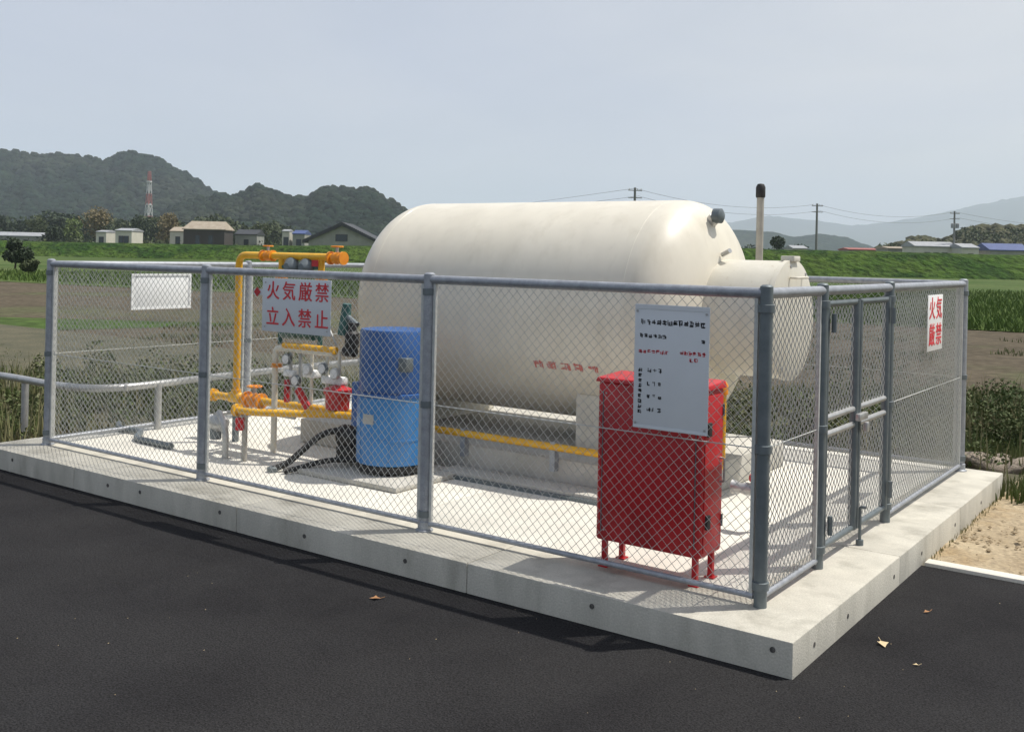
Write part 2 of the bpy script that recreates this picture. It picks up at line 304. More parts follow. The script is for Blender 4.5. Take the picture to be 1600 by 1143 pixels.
# tree crowns on the wooded slopes
PHI = (1+5**.5)/2; ICO = np.array([(-1, PHI, 0), (1, PHI, 0), (-1, -PHI, 0), (1, -PHI, 0), (0, -1, PHI), (0, 1, PHI), (0, -1, -PHI), (0, 1, -PHI), (PHI, 0, -1), (PHI, 0, 1), (-PHI, 0, -1), (-PHI, 0, 1)])/math.hypot(1, PHI)
ICF = np.array([(0, 11, 5), (0, 5, 1), (0, 1, 7), (0, 7, 10), (0, 10, 11), (1, 5, 9), (5, 11, 4), (11, 10, 2), (10, 7, 6), (7, 1, 8), (3, 9, 4), (3, 4, 2), (3, 2, 6), (3, 6, 8), (3, 8, 9), (4, 9, 5), (2, 4, 11), (6, 2, 10), (8, 6, 7), (9, 8, 1)])
def forest(o, n, r, m, px0, px1):
    me = o.data; nf = len(me.polygons); ar = np.empty(nf); me.polygons.foreach_get('area', ar); vi = np.empty(nf*4, np.int32); me.polygons.foreach_get('vertices', vi); vi = vi.reshape(-1, 4)
    co_ = np.empty(len(me.vertices)*3); me.vertices.foreach_get('co', co_); co_ = co_.reshape(-1, 3); c = co_[vi].mean(1)
    dd = (c[:, 0]-CX)*FWD.x+(c[:, 1]-CY)*FWD.y; ll = ((c[:, 0]-CX)*RGT.x+(c[:, 1]-CY)*RGT.y)/dd*FOC+800
    ar = ar*((ll > px0) & (ll < px1)); f = rng.choice(nf, n, p=ar/ar.sum()); u = rng.random((n, 1)); v = rng.random((n, 1)); q = co_[vi[f]]
    p = (q[:, 0]*(1-u)+q[:, 1]*u)*(1-v)+(q[:, 3]*(1-u)+q[:, 2]*u)*v
    k = p[:, 2] > 3; p = p[k]; n = len(p); s_ = r*(.55+.8*rng.random((n, 1, 1)))
    V = (ICO[None]*(1+.25*(rng.random((n, 12, 1))-.5)))*s_*np.array([1, 1, .85])+p[:, None]
    F = (ICF[None]+(np.arange(n)*12)[:, None, None]).reshape(-1)
    mm = bpy.data.meshes.new('forest'); mm.vertices.add(n*12); mm.vertices.foreach_set('co', V.reshape(-1).astype(np.float32)); mm.loops.add(len(F)); mm.loops.foreach_set('vertex_index', F.astype(np.int32))
    mm.polygons.add(n*20); mm.polygons.foreach_set('loop_start', np.arange(0, n*60, 3, dtype=np.int32)); mm.update(calc_edges=True); mm.validate(); mm.materials.append(MATS[m]); tag(link('forest', mm), kind='stuff')
forest(bpy.data.objects['mountain'], 13000, 5.2, 'mountain_forest', -500, 560)
forest(bpy.data.objects['mountain.001'], 9500, 3.8, 'mountain_forest', 150, 1000)
forest(bpy.data.objects['hill.001'], 3500, 2.2, 'hill_forest', 1300, 2200)

# ------------------------------------------------------------------ foliage
def blades(name, xs, ys, z0, h, m, w=.012, tris=True, lean=.35, kind='stuff', parent=None):
    n = len(xs); h = h*(.6+.8*rng.random(n)); a = rng.random(n)*2*PI; l = lean*h*rng.random(n); b = rng.random(n)*2*PI
    wx = np.cos(a)*w*(.6+.8*rng.random(n)); wy = np.sin(a)*w
    base = np.stack([xs, ys, np.broadcast_to(z0, n)], 1)
    mid = base+np.stack([np.cos(b)*l*.3, np.sin(b)*l*.3, h*.55], 1); tip = base+np.stack([np.cos(b)*l, np.sin(b)*l, h], 1)
    off = np.stack([wx, wy, np.zeros(n)], 1)
    V = np.stack([base-off, base+off, mid+off*.8, mid-off*.8, tip], 1).reshape(-1, 3)
    F = []; me = bpy.data.meshes.new(name); i = np.arange(n)*5
    me.vertices.add(len(V)); me.vertices.foreach_set('co', V.ravel().astype(np.float32))
    loops = np.stack([i, i+1, i+2, i+3, i+3, i+2, i+4], 1).ravel(); me.loops.add(len(loops)); me.loops.foreach_set('vertex_index', loops.astype(np.int32))
    me.polygons.add(2*n); st = np.stack([np.arange(n)*7, np.arange(n)*7+4], 1).ravel(); me.polygons.foreach_set('loop_start', st.astype(np.int32))
    me.update(calc_edges=True); me.validate(); me.materials.append(MATS[m]); o = link(name, me, parent)
    if kind: tag(o, kind=kind)
    return o
def leafcloud(cs, rs, n, size, squash=.8):
    """n small two-triangle leaves spread through the volumes of spheres (cs, rs)"""
    cs = np.array(cs, float); rs = np.array(rs, float); pick = rng.choice(len(cs), n, p=rs**2/np.sum(rs**2))
    d = rng.normal(size=(n, 3)); d /= np.linalg.norm(d, axis=1)[:, None]; rad = (.55+.5*rng.random(n)**.6)
    p = cs[pick]+d*(rs[pick]*rad)[:, None]*np.array([1, 1, squash])
    u = rng.normal(size=(n, 3)); u /= np.linalg.norm(u, axis=1)[:, None]; w = np.cross(u, rng.normal(size=(n, 3))); w /= np.linalg.norm(w, axis=1)[:, None]
    s = size*(.5+rng.random(n))[:, None]
    return np.stack([p-u*s, p-w*s*.55, p+u*s, p+w*s*.55], 1)
def quads(name, Q, m, parent=None):
    n = len(Q); me = bpy.data.meshes.new(name); me.vertices.add(4*n); me.vertices.foreach_set('co', Q.reshape(-1).astype(np.float32))
    me.loops.add(4*n); me.loops.foreach_set('vertex_index', np.arange(4*n, dtype=np.int32)); me.polygons.add(n); me.polygons.foreach_set('loop_start', np.arange(0, 4*n, 4, dtype=np.int32))
    me.update(calc_edges=True); me.validate(); me.materials.append(MATS[m]); return link(name, me, parent)
def tree(px, D, ytop, wpx, m, label, zb=-.25, group='trees beyond the levee', n=1500, sz=.3, name='leafy_tree'):
    H = hz(px, ytop, D)-zb; w = wpx/FOC*D/2; b = far(px, D, zb); t_ = thing(name, label, 'tree', b, group)
    cs = []; rs = []
    for k in range(9):
        a = random.random()*2*PI; q = random.random(); hh = .38+.5*random.random()
        cs.append((b.x+math.cos(a)*w*.6*q, b.y+math.sin(a)*w*.6*q, zb+H*hh)); rs.append(min(w*.62, H*.26)*(.7+.5*random.random()))
    cs.append((b.x, b.y, zb+H*.78)); rs.append(H*.2)
    quads('crown', leafcloud(cs, rs, n, sz), m, t_)
    tk = MB(); tk.tube([b, b+Vector((.1, 0, H*.35)), b+Vector((.1, .1, H*.75))], [H*.035, H*.025, H*.008], 8)
    for c in cs[:5]: tk.tube([b+Vector((.1, 0, H*.3)), Vector(c)], [H*.014, H*.004], 5)
    ob('trunk', tk, 'bark', t_); return t_
# distant woods (one mass each)
def wood(name, pxs, D, ytop_fn, m, n, sz, depth=14, step=9):
    cs = []; rs = []
    for px in np.arange(pxs[0], pxs[1], step):
        for q in range(2):
            dd = D+random.random()*depth; H = hz(px, ytop_fn(px)+random.uniform(-2, 5)+q*5, dd); r = random.uniform(1.6, 3.4)*D/250
            for zc in np.arange(max(1.0, H-r), 0, -r*1.1)[:4]:
                p = far(px+random.uniform(-5, 5), dd, zc); cs.append(tuple(p)); rs.append(r)
    return tag(quads(name, leafcloud(cs, rs, n, sz), m), kind='stuff')
wood('far_wood', (-500, 160), 330, lambda p: 331+6*math.sin(p*.05), 'foliage_dark', 40000, .6)
wood('far_wood', (150, 480), 340, lambda p: 338+7*math.sin(p*.07)+max(0, (p-330)*.1), 'foliage_mid', 30000, .6)
wood('far_wood', (1390, 2100), 330, lambda p: 377-(24 if p > 1500 else 4)+4*math.sin(p*.09), 'foliage_mid', 26000, .5)
wood('far_wood', (1130, 1260), 420, lambda p: 382+3*math.sin(p*.1), 'foliage_dark', 5000, .6)
wood('far_wood', (-600, 700), 235, lambda p: 370+2*math.sin(p*.21), 'foliage_mid', 12000, .35, step=8)
tree(60, 250, 338, 66, 'foliage_mid', 'broad mid green tree over the grey roofed shed at the ridge foot')
tree(116, 250, 340, 34, 'foliage_lime', 'small lime green tree between the dark woods and the tan tree')
tree(155, 262, 328, 48, 'foliage_tan', 'tan coloured tree rising behind the cream houses')
tree(215, 270, 336, 44, 'foliage_dark', 'dark tree directly below the red and white mast')
tree(262, 262, 333, 44, 'foliage_tan', 'tan coloured tree between the mast and the tan roofed house')
tree(85, 240, 352, 40, 'foliage_dark', 'low dark tree beside the grey roofed shed')
tree(400, 250, 350, 40, 'foliage_mid', 'mid green tree between the tan roofed house and the dark gabled house')
tree(640, 230, 352, 50, 'foliage_dark', 'dark tree beside the dark gabled house near the tank')
tree(1215, 205, 366, 16, 'foliage_dark', 'small dark round tree just past the vent stack', n=800)
tree(1148, 150, 377, 26, 'foliage_dark', 'dark bush on the levee behind the white tank head', zb=1.0, n=900, sz=.2, name='bush')
tree(24, 70, 374, 48, 'foliage_dark', 'dark green bush in the field just past the corner post', n=2600, sz=.09, name='bush', group='bushes in the field')
tree(44, 62, 405, 70, 'foliage_mid', 'grey green bush in front of the dark one near the corner post', n=3200, sz=.09, name='bush', group='bushes in the field')

# ------------------------------------------------------------------ distant buildings, mast, poles
def house(px0, px1, D, ybase, yeave, yridge, roof, wall, label, depth=7, wins=2, hip=.0, name='house'):
    zc = -.3; c = far((px0+px1)/2, D, zc); hw = (px1-px0)/2/FOC*D; ze = hz((px0+px1)/2, yeave, D)-zc; zr = hz((px0+px1)/2, yridge, D)-zc
    t_ = thing(name, label, 'house', c, 'buildings beyond the levee', local=True); t_.rotation_euler = (0, 0, -YAW)
    ob('wall', MB().box(-hw*.94, hw*.94, 0, depth, 0, ze), wall, t_)
    r = MB(); o = .3; rx = hw*(1-hip)
    r.add([(-hw, -o, ze), (hw, -o, ze), (hw, depth+o, ze), (-hw, depth+o, ze), (-rx, depth/2, zr), (rx, depth/2, zr),
           (-hw, -o, ze+.18), (hw, -o, ze+.18), (hw, depth+o, ze+.18), (-hw, depth+o, ze+.18)],
          [(0, 3, 2, 1), (0, 1, 7, 6), (1, 2, 8, 7), (2, 3, 9, 8), (3, 0, 6, 9), (6, 7, 5, 4), (7, 8, 5), (8, 9, 4, 5), (9, 6, 4)])
    ob('roof', r, roof, t_, smooth=False)
    for k in range(wins):
        x = -hw*.6+1.2*hw*(k+.5)/wins-.5; f = ob('window', MB().box(x, x+1.1, -.06, .02, ze*.45, ze*.8), 'wood_dark', t_)
        link('pane', MB().box(x+.08, x+1.02, -.075, -.055, ze*.45+.08, ze*.8-.08).mesh('pane', 'window_glass'), f)
    return t_
house(-40, 70, 240, 372, 369, 362, 'roof_grey', 'plaster_grey', 'long low grey roofed shed at the foot of the ridge', wins=4)
house(149, 166, 232, 378, 363, 359, 'roof_grey', 'plaster_white', 'narrow cream house beside the wider cream house', wins=1)
house(179, 206, 228, 378, 361, 356, 'roof_grey', 'plaster_white', 'wider cream house with pale grey roof below the tan tree', wins=2)
house(264, 290, 240, 378, 362, 354, 'roof_tan', 'plaster_white', 'small pale house with tan roof left of the dark barn', wins=1)
house(284, 352, 226, 378, 359, 345, 'roof_tan', 'wood_dark', 'wide dark barn with tan tiled roof among the trees', hip=.2)
house(366, 402, 236, 378, 367, 358, 'roof_dark', 'plaster_grey', 'small dark roofed house between the barn and the big gable', wins=1)
house(440, 452, 226, 378, 362, 358, 'roof_grey', 'plaster_white', 'tiny white shed beside the bluish house', wins=1, depth=4)
house(456, 476, 224, 378, 366, 359, 'roof_blue', 'plaster_grey', 'small house with bluish roof beside the big dark gable', wins=1)
# large house seen on its gable
g = far(534, 205, -.3); g_ = thing('gabled_house', 'large house with black gabled roof and dark gable window left of the tank', 'house', g, 'buildings beyond the levee', local=True)
g_.rotation_euler = (0, 0, -YAW); hw = 58/FOC*205; zr = hz(534, 347, 205)+.3; ze = hz(534, 374, 205)+.3
ob('wall', MB().add([(-hw*.9, 0, 0), (hw*.9, 0, 0), (hw*.9, 0, ze), (0, 0, zr-.7), (-hw*.9, 0, ze), (-hw*.9, 12, 0), (hw*.9, 12, 0), (hw*.9, 12, ze), (0, 12, zr-.7), (-hw*.9, 12, ze)],
   [(0, 1, 2, 3, 4), (9, 8, 7, 6, 5), (0, 4, 9, 5), (1, 6, 7, 2), (3, 8, 9, 4), (2, 7, 8, 3)]), 'plaster_grey', g_, smooth=False)
for s in (-1, 1):
    ob('roof_slope', MB().add([(0, -.8, zr), (s*hw*1.05, -.8, ze-.25), (s*hw*1.05, 13, ze-.25), (0, 13, zr), (0, -.8, zr-.75), (s*hw*1.05, -.8, ze-.85), (s*hw*1.05, 13, ze-.85), (0, 13, zr-.75)],
       [(0, 1, 2, 3), (7, 6, 5, 4), (0, 4, 5, 1), (1, 5, 6, 2), (2, 6, 7, 3)]), 'roof_dark', g_, smooth=False)
f = ob('window', MB().box(-1.3, 1.1, -.08, .02, ze-.4, ze+1.0), 'wood_dark', g_)
link('pane', MB().box(-1.2, 1.0, -.1, -.075, ze-.3, ze+.9).mesh('pane', 'window_glass'), f)
house(1428, 1496, 205, 396, 386, 377, 'roof_grey', 'plaster_white', 'white walled house with pale grey roof before the wooded hill', wins=3)
house(1502, 1530, 200, 396, 388, 380, 'roof_grey', 'plaster_white', 'small white house right beside the last utility pole', wins=1)
house(1386, 1424, 215, 396, 389, 385, 'roof_tan', 'plaster_grey', 'low grey building with flat pale roof at the wooded hill', wins=2)
house(1545, 1610, 200, 396, 392, 380, 'roof_blue', 'plaster_grey', 'house with bright blue roof at the foot of the wooded hill', wins=2)
house(1325, 1375, 225, 396, 391, 387, 'roof_red', 'plaster_grey', 'low building with dull red roof behind the levee crest', wins=2)
house(1238, 1262, 215, 396, 389, 383, 'roof_grey', 'plaster_white', 'tiny pale hut behind the levee next to a thin pole', wins=1)
# red and white lattice mast
c = far(231, 600, -.3); H = hz(231, 268, 600)+.3; t_ = thing('lattice_mast', 'red and white lattice mast standing against the dark ridge', 'mast', c, local=True)
for k in range(7):
    z0, z1 = H*k/7, H*(k+1)/7; w0 = 2.2*(1-.75*k/7); w1 = 2.2*(1-.75*(k+1)/7); s_ = MB()
    cor0 = [Vector((a*w0, b*w0, z0)) for a, b in ((-1, -1), (1, -1), (1, 1), (-1, 1))]; cor1 = [Vector((a*w1, b*w1, z1)) for a, b in ((-1, -1), (1, -1), (1, 1), (-1, 1))]
    for q in range(4):
        s_.tube([cor0[q], cor1[q]], .22, 5); s_.tube([cor0[q], cor1[(q+1) % 4]], .13, 4); s_.tube([cor0[(q+1) % 4], cor1[q]], .13, 4); s_.tube([cor1[q], cor1[(q+1) % 4]], .13, 4)
    ob('mast_section', s_, 'mast_red' if k % 2 == 0 else 'mast_white', t_)
ob('antenna_platform', MB().lathe([(1.5, H*.86), (1.5, H*.88)], n=12), 'mast_white', t_)
ob('antenna_platform', MB().lathe([(1.5, H*.57), (1.5, H*.59)], n=12), 'mast_white', t_)
# utility poles and lines
poles = [(990, 155, 293, 'utility pole with crossarm rising just above the tank top'), (1275, 188, 318, 'plain utility pole between the vent stack and the far houses'), (1490, 207, 330, 'utility pole with transformer cans beside the white houses')]
tops = []
for i, (px, D, y, lb) in enumerate(poles):
    z = hz(px, y, D); c = far(px, D, -.3); t_ = thing('utility_pole', lb, 'pole', c, 'utility poles in the fields', local=True); t_.rotation_euler = (0, 0, -YAW+.25)
    H = z+.3; ob('shaft', MB().tube([(0, 0, 0), (0, 0, H)], [.26, .17], 12), 'pole_concrete', t_)
    for zz in (H-.5, H-1.6): ob('crossarm', MB().box(-1.1, 1.1, -.16, -.04, zz, zz+.12), 'pole_concrete', t_)
    for xx in (-.95, 0.35, .95):
        ob('insulator', MB().lathe([(.05, 0), (.09, .08), (.05, .12), (.08, .2), (.04, .26)], (xx, -.1, H-.38), n=8), 'mast_white', t_)
    if i == 2:
        for xx in (-.55, .55): ob('transformer', MB().lathe([(.32, 0), (.34, .05), (.34, .9), (.2, 1.0)], (xx, -.2, H-3.4), n=14), 'roof_grey', t_)
    tops.append((px, D, z))
ext = [(420, 420, 11.5)]+tops+[(1800, 240, 11.6)]
for q, (dz, lat) in enumerate(((-.12, 0), (-1.3, .6))):
    pts = []
    for (a, Da, za), (b, Db, zb) in zip(ext, ext[1:]):
        A = far(a, Da, za+dz); B = far(b, Db, zb+dz)
        for k in range(13):
            u = k/12; p = A.lerp(B, u); p.z -= 1.6*4*u*(1-u); pts.append(p+Vector((lat, 0, 0)))
    tag(ob('power_line', MB().tube(pts, .022, 5), 'wire_black'), ('upper' if q == 0 else 'lower')+' sagging power line strung between the utility poles', 'power line', 'power lines')

# ------------------------------------------------------------------ concrete base
base = tag(bpy.data.objects.new('concrete_base', None), kind='structure'); C.objects.link(base)
XL, XR, YF, YB, ZB = -6.46, .29, -.346, 4.2, -.34
fx = [XL, -5.15, -3.33, -1.48]
for a, b in zip(fx, fx[1:]): ob('kerb_block', MB().box(a+.0015, b-.0015, YF, .115, ZB, 0), 'kerb_concrete', base, bevel=.007)
ob('kerb_block', MB().prism([(-1.4785, YF), (XR, YF), (XR, 1.298), (.0-.12, 1.298), (-.12, .115), (-1.4785, .115)], ZB, 0), 'kerb_concrete', base, bevel=.007)
for a, b in ((1.301, 2.75), (2.753, YB)): ob('kerb_block', MB().box(-.12, XR, a, b, ZB, 0), 'kerb_concrete', base, bevel=.007)
for a, b in ((XL, -4.62), (-4.62, -2.4), (-2.4, -.123)): ob('floor_panel', MB().box(a+.002, b-.002, .118, YB, ZB, -.003), 'concrete', base, bevel=.004)
for x, z in ((-6.0, -.06), (-5.22+.5, -.07), (-4.34, -.06), (-3.49, -.06), (-2.71, -.075), (-1.91, -.07), (-.71, -.06), (.2, -.05)):
    ob('tie_hole', MB().lathe([(.013, -.003), (.013, 0), (.009, .002)], (x, YF, z), axis='y', n=12), 'tie_hole', base)
for y in (-.08, .39, 1.18, 1.76, 2.6, 3.4):
    ob('tie_hole', MB().lathe([(.012, -.002), (.012, .002)], (XR, y, -.085), axis='x', n=12), 'tie_hole', base)

# ------------------------------------------------------------------ fences
FH = 1.5; PR = .034
def wire_mesh(name, ax, fixed, u0, u1, z0, z1, parent, w=.028, r=.0022, material='galvanised_wire'):
    n = max(1, round((u1-u0)/w)); w = (u1-u0)/n; nz_ = max(2, round((z1-z0)/w)); hz_ = (z1-z0)/nz_
    V = []; F = []
    for i in range(n):
        uc = u0+(i+.5)*w; off = len(V); sd_ = 1 if i % 2 == 0 else -1
        for k in range(nz_+1):
            u = uc+(w*.5+.0009)*(1 if k % 2 == 0 else -1)*sd_; z = z0+k*hz_; nn = .0018*(1 if (k+i) % 2 else -1)
            nn += .004*MN.noise((u*1.3+fixed, z*2.2, 5.)); u += .0025*MN.noise((u*2.1, z*3, fixed)); zz_ = z+.002*MN.noise((u*1.7, z*2, 8.))
            for (du, dn) in ((r*.9, 0), (0, r), (-r*.9, 0), (0, -r)):
                V.append((u+du, fixed+nn+dn, zz_) if ax == 'x' else (fixed+nn+dn, u+du, zz_))
        for k in range(nz_):
            a = off+k*4
            for q in range(4): F.append((a+q, a+(q+1) % 4, a+4+(q+1) % 4, a+4+q))
    me = bpy.data.meshes.new(name); me.from_pydata(V, [], F); me.polygons.foreach_set('use_smooth', [True]*len(F)); me.materials.append(MATS[material])
    return tag(link(name, me, parent), kind='stuff')
post_me = MB().lathe([(PR, 0), (PR, FH-.01), (PR*.97, FH+.004), (PR*.6, FH+.012), (0, FH+.014)], n=20).mesh('post', 'galvanised')
post_dk = MB().lathe([(PR-.003, 0), (PR-.003, FH-.01), (PR*.9, FH+.004), (PR*.6, FH+.012), (0, FH+.014)], n=20).mesh('post', 'dark_steel')
collar_me = MB().lathe([(.052, 0), (.052, .008), (PR+.006, .014), (PR+.006, .055), (PR, .06)], n=20).mesh('base_collar', 'galvanised')
band_me = MB().lathe([(PR+.001, -.02), (PR+.006, -.018), (PR+.006, .018), (PR+.001, .02)], n=20).mesh('clamp_band', 'dark_steel')
def fence_side(label, ax, fixed, stops, posts, gap=None, dark=()):
    loc = (stops[0], fixed, 0) if ax == 'x' else (fixed, stops[0], 0)
    t_ = thing('chain_link_fence', label, 'fence', loc, 'chain link fence sides round the tank yard')
    P = lambda u, z, n=0: (u, fixed+n, z) if ax == 'x' else (fixed+n, u, z)
    for u in posts:
        p = link('post', post_dk if u in dark else post_me, t_, P(u, 0))
        if u not in dark: cc = bpy.data.objects.new('base_collar', collar_me); C.objects.link(cc); cc.parent = p
        for zz in (.1, .74, 1.4):
            cc = bpy.data.objects.new('clamp_band', band_me); C.objects.link(cc); cc.parent = p; cc.location = (0, 0, zz)
    for a, b in zip(stops, stops[1:]):
        if gap and a >= gap[0]-.01 and b <= gap[1]+.01:
            continue
        ob('top_rail', MB().tube([P(a, FH-.028), P(b, FH-.028)], .026, 14), 'galvanised', t_)
        ob('bottom_rail', MB().tube([P(a+PR, .045), P(b-PR, .045)], .015, 10), 'galvanised', t_)
        wire_mesh('wire_mesh', ax, fixed, a+PR+.012, b-PR-.012, .03, FH-.045, t_)
        for u in (a+PR+.012, b-PR-.012):
            mbb = MB(); x_, y_, z_ = P(u, 0); mbb.box(x_-.009, x_+.009, y_-.009, y_+.009, .03, FH-.05); ob('tension_bar', mbb, 'galvanised_wire', t_)
        ob('tension_wire', MB().tube([P(a+PR, .74), P(b-PR, .74)], .003, 6), 'galvanised_wire', t_)
    return t_
fence_side('grey chain link fence along the front kerb beside the road', 'x', 0, [-6.1, -4.12, -2.07, 0], [-6.1, -4.12, -2.07, 0], dark=(0,))
rf = fence_side('chain link fence holding the double gate, along the lit side kerb', 'y', 0, [0, .78, 2.02, 4.06], [.78, 2.02, 4.06], gap=(.78, 2.02), dark=(.78, 2.02))
fence_side('rear chain link fence behind the white tank facing the fields', 'x', 4.06, [-6.1, -4.12, -2.07, 0], [-6.1, -4.12, -2.07])
fence_side('short chain link fence at the far end by the guard pipe', 'y', -6.1, [0, 2.03, 4.06], [2.03])
# header over gate
ob('top_rail', MB().tube([(0, .78, FH-.028), (0, 2.02, FH-.028)], .026, 14), 'galvanised', rf)

# double gate
gt = thing('double_gate', 'dark framed double chain link gate between the dark posts', 'gate', (0, .78, 0))
for (a, b, hinge) in ((.83, 1.352, .83), (1.404, 1.97, 1.97)):
    r = .025
    fr = ob('gate_leaf', MB().tube([(0, a, .09), (0, a, FH-.09)], r, 12), 'dark_steel', gt)
    def sub(nm, mb, m='dark_steel', **k): return link(nm, mb.mesh(nm, m, **k), fr)
    sub('leaf_stile', MB().tube([(0, b, .09), (0, b, FH-.09)], r, 12))
    for zz in (.1, FH-.1): sub('leaf_rail', MB().tube([(0, a, zz), (0, b, zz)], .018, 10))
    for zz in (.695, .785): sub('leaf_mid_rail', MB().tube([(0, a+r, zz), (0, b-r, zz)], .017, 10), 'steel')
    wm = wire_mesh('wire_mesh', 'y', 0, a+r+.005, b-r-.005, .12, .68, gt); wm.name = 'wire_mesh'
    wm = wire_mesh('wire_mesh', 'y', 0, a+r+.005, b-r-.005, .80, FH-.12, gt)
    for zz in (.22, 1.3):
        sub('hinge', MB().tube([(.045, hinge+(.01 if hinge < 1 else -.01), zz-.05), (.045, hinge+(.01 if hinge < 1 else -.01), zz+.05)], .014, 10), 'dark_steel')
ob('drop_bolt', MB().tube(bent([(.04, 1.378, -.0), (.04, 1.378, .22), (.075, 1.378, .22)], .03), .009, 8), 'dark_steel', gt)
ob('bolt_socket', MB().lathe([(.022, 0), (.022, .03), (.014, .03)], (.04, 1.378, .0), n=12), 'dark_steel', gt)
ob('latch', MB().box(.022, .05, 1.31, 1.46, .72, .76), 'steel', gt, bevel=.004)
ob('padlock', MB().box(.05, .075, 1.37, 1.41, .655, .71), 'steel', gt, bevel=.006)

# ------------------------------------------------------------------ signs
def strokes(mb, ox, oz, w, h, y, seed=0, dens=5):
    """an illegible printed character: a few short strokes filling its square"""
    R_ = random.Random(seed)
    for k in range(dens):
        if R_.random() < .5: z = oz+h*R_.random()*.9; a = ox+w*R_.random()*.3; mb.box(a, min(ox+w, a+w*(.5+.4*R_.random())), y-.0008, y, z, z+h*.15)
        else: x = ox+w*R_.random()*.9; a = oz+h*R_.random()*.3; mb.box(x, x+w*.15, y-.0008, y, a, min(oz+h, a+h*(.5+.4*R_.random())))
def put_text(body, size, m, parent, loc, rz=0, sx=1.0):
    o = link('lettering', text_mesh(body, size, m), parent); o.location = Vector(loc)-parent.location
    o.rotation_euler = (PI/2, 0, rz); o.scale = (sx, 1, 1); return o
# blank plate on the end fence
bp_ = thing('blank_plate', 'blank white plate wired high on the far end fence', 'plate', (-6.08, 1.0, 1.08))
ob('panel', MB().box(-6.066, -6.06, .72, 1.33, 1.08, 1.385), 'white_panel', bp_, bevel=.002)
for b_ in ((.715, .735, 1.075, 1.39), (1.315, 1.335, 1.075, 1.39), (.7355, 1.3145, 1.075, 1.093), (.7355, 1.3145, 1.372, 1.39)): ob('folded_rim', MB().box(-6.064, -6.054, *b_), 'white_panel', bp_)
for y in (.76, 1.29):
    ob('tie_wire', MB().tube([(-6.10, y, 1.36), (-6.05, y, 1.36)], .004, 6), 'galvanised', bp_)
# fire warning
fs = thing('warning_sign', 'grey white sign with red Japanese no fire, no entry lettering on the front fence', 'sign', (-3.15, -.05, 1.1))
ob('panel', MB().box(-3.47, -2.83, -.052, -.048, 1.09, 1.44), 'grey_panel', fs, bevel=.0015)
for row, z in (('火気厳禁', 1.352), ('立入禁止', 1.182)):
    for i, ch in enumerate(row): put_text(ch, .128, 'red_ink', fs, (-3.365+i*.152, -.0535, z))
for x in (-3.44, -2.86):
    for z in (1.12, 1.41): ob('screw', MB().lathe([(.006, 0), (.006, .003)], (x, -.0555, z), axis='y', n=8), 'steel', fs)
ob('red_emblem', MB().lathe([(.032, 0), (.032, .003), (.02, .004)], (-3.52, -.056, 1.345), axis='y', n=4), 'red_paint', fs)
ob('emblem_bracket', MB().box(-3.56, -3.46, -.05, -.047, 1.325, 1.365), 'grey_panel', fs)
# side warning
ss = thing('warning_sign', 'small white sign with red lettering past the gate near the rear corner post', 'sign', (.045, 3.05, 1.05))
ob('panel', MB().box(.042, .046, 2.79, 3.20, 1.02, 1.41), 'white_panel', ss, bevel=.0015)
for row, z in (('火気', 1.305), ('厳禁', 1.12)):
    for i, ch in enumerate(row): put_text(ch, .165, 'red_ink', ss, (.0475, 2.9+i*.19, z), rz=PI/2)
# notice board
nb_ = thing('notice_board', 'tall grey notice board with small black and red print on the front fence', 'notice board', (-.465, -.05, .78))
ob('panel', MB().box(-.67, -.262, -.052, -.048, .775, 1.395), 'grey_panel', nb_, bevel=.0015)
for z0, z1 in ((1.372, 1.393), (.777, .790)): ob('trim', MB().box(-.668, -.264, -.0545, -.052, z0, z1), 'grey_panel', nb_)
bk = MB(); rd = MB(); Y = -.0522
for i in range(12): strokes(bk, -.635+i*.0295, 1.292, .026, .030, Y, 10+i, 4 if i < 3 else 8)
for i in range(6): strokes(bk, -.64+i*.025, 1.228, .022, .022, Y, 40+i, 7)
strokes(bk, -.305, 1.215, .02, .02, Y, 55, 8)
for i in range(7): strokes(rd, -.645+i*.024, 1.148, .021, .022, Y, 60+i, 8 if i == 0 else 5)
for i in range(6): strokes(rd, -.42+i*.024, 1.155, .021, .021, Y, 80+i, 6)
for i in range(2): strokes(rd, -.365+i*.024, 1.122, .021, .021, Y, 90+i, 6)
for i in range(9): strokes(bk, -.645, 1.055-i*.026, .021, .021, Y, 100+i, 8)
for j, z in enumerate((1.055, .99, .925, .86)):
    for i in range(3): strokes(bk, -.595+i*.03, z, .023, .023, Y, 120+i+j*3, 6 if i != 1 else 2)
tag(ob('black_print', bk, 'black_ink', nb_), kind='stuff'); tag(ob('red_print', rd, 'red_ink', nb_), kind='stuff')
for x in (-.655, -.277):
    for z in (.80, 1.36): ob('screw', MB().lathe([(.006, 0), (.006, .003)], (x, -.0575, z), axis='y', n=8), 'steel', nb_)

# ------------------------------------------------------------------ tank
TY, TZ, TR = 2.4, 1.21, .852; X0, X1, HD = -4.02, -1.64, .43
tk = thing('gas_tank', 'large cream horizontal gas tank with drum shaped end hood', 'tank', (-3.1, TY, 0))
pr = [(TR*math.sin(a)**.9, X0-HD*math.cos(a)**.9) for a in np.linspace(0.0001, PI/2-.0001, 26)]
pr += [(TR, x) for x in np.linspace(X0+.08, X1-.08, 12)]
pr += [(TR*math.cos(a)**.8, X1+HD*.93*math.sin(a)**.8) for a in np.linspace(.0001, PI/2-.0001, 30)]
ob('shell', MB().lathe(pr, (0, TY, TZ), 'x', 96), 'cream_paint', tk)
for x in (X0, X1-.03): ob('weld_seam', MB().lathe([(TR-.002, -.006), (TR+.001, -.003), (TR+.001, .003), (TR-.002, .006)], (x, TY, TZ), 'x', 96), 'cream_paint', tk)
ob('end_hood', MB().lathe([(.40, -1.62), (.415, -1.60), (.415, -.78), (.405, -.77)], (0, TY, TZ), 'x', 64), 'cream_side', tk)
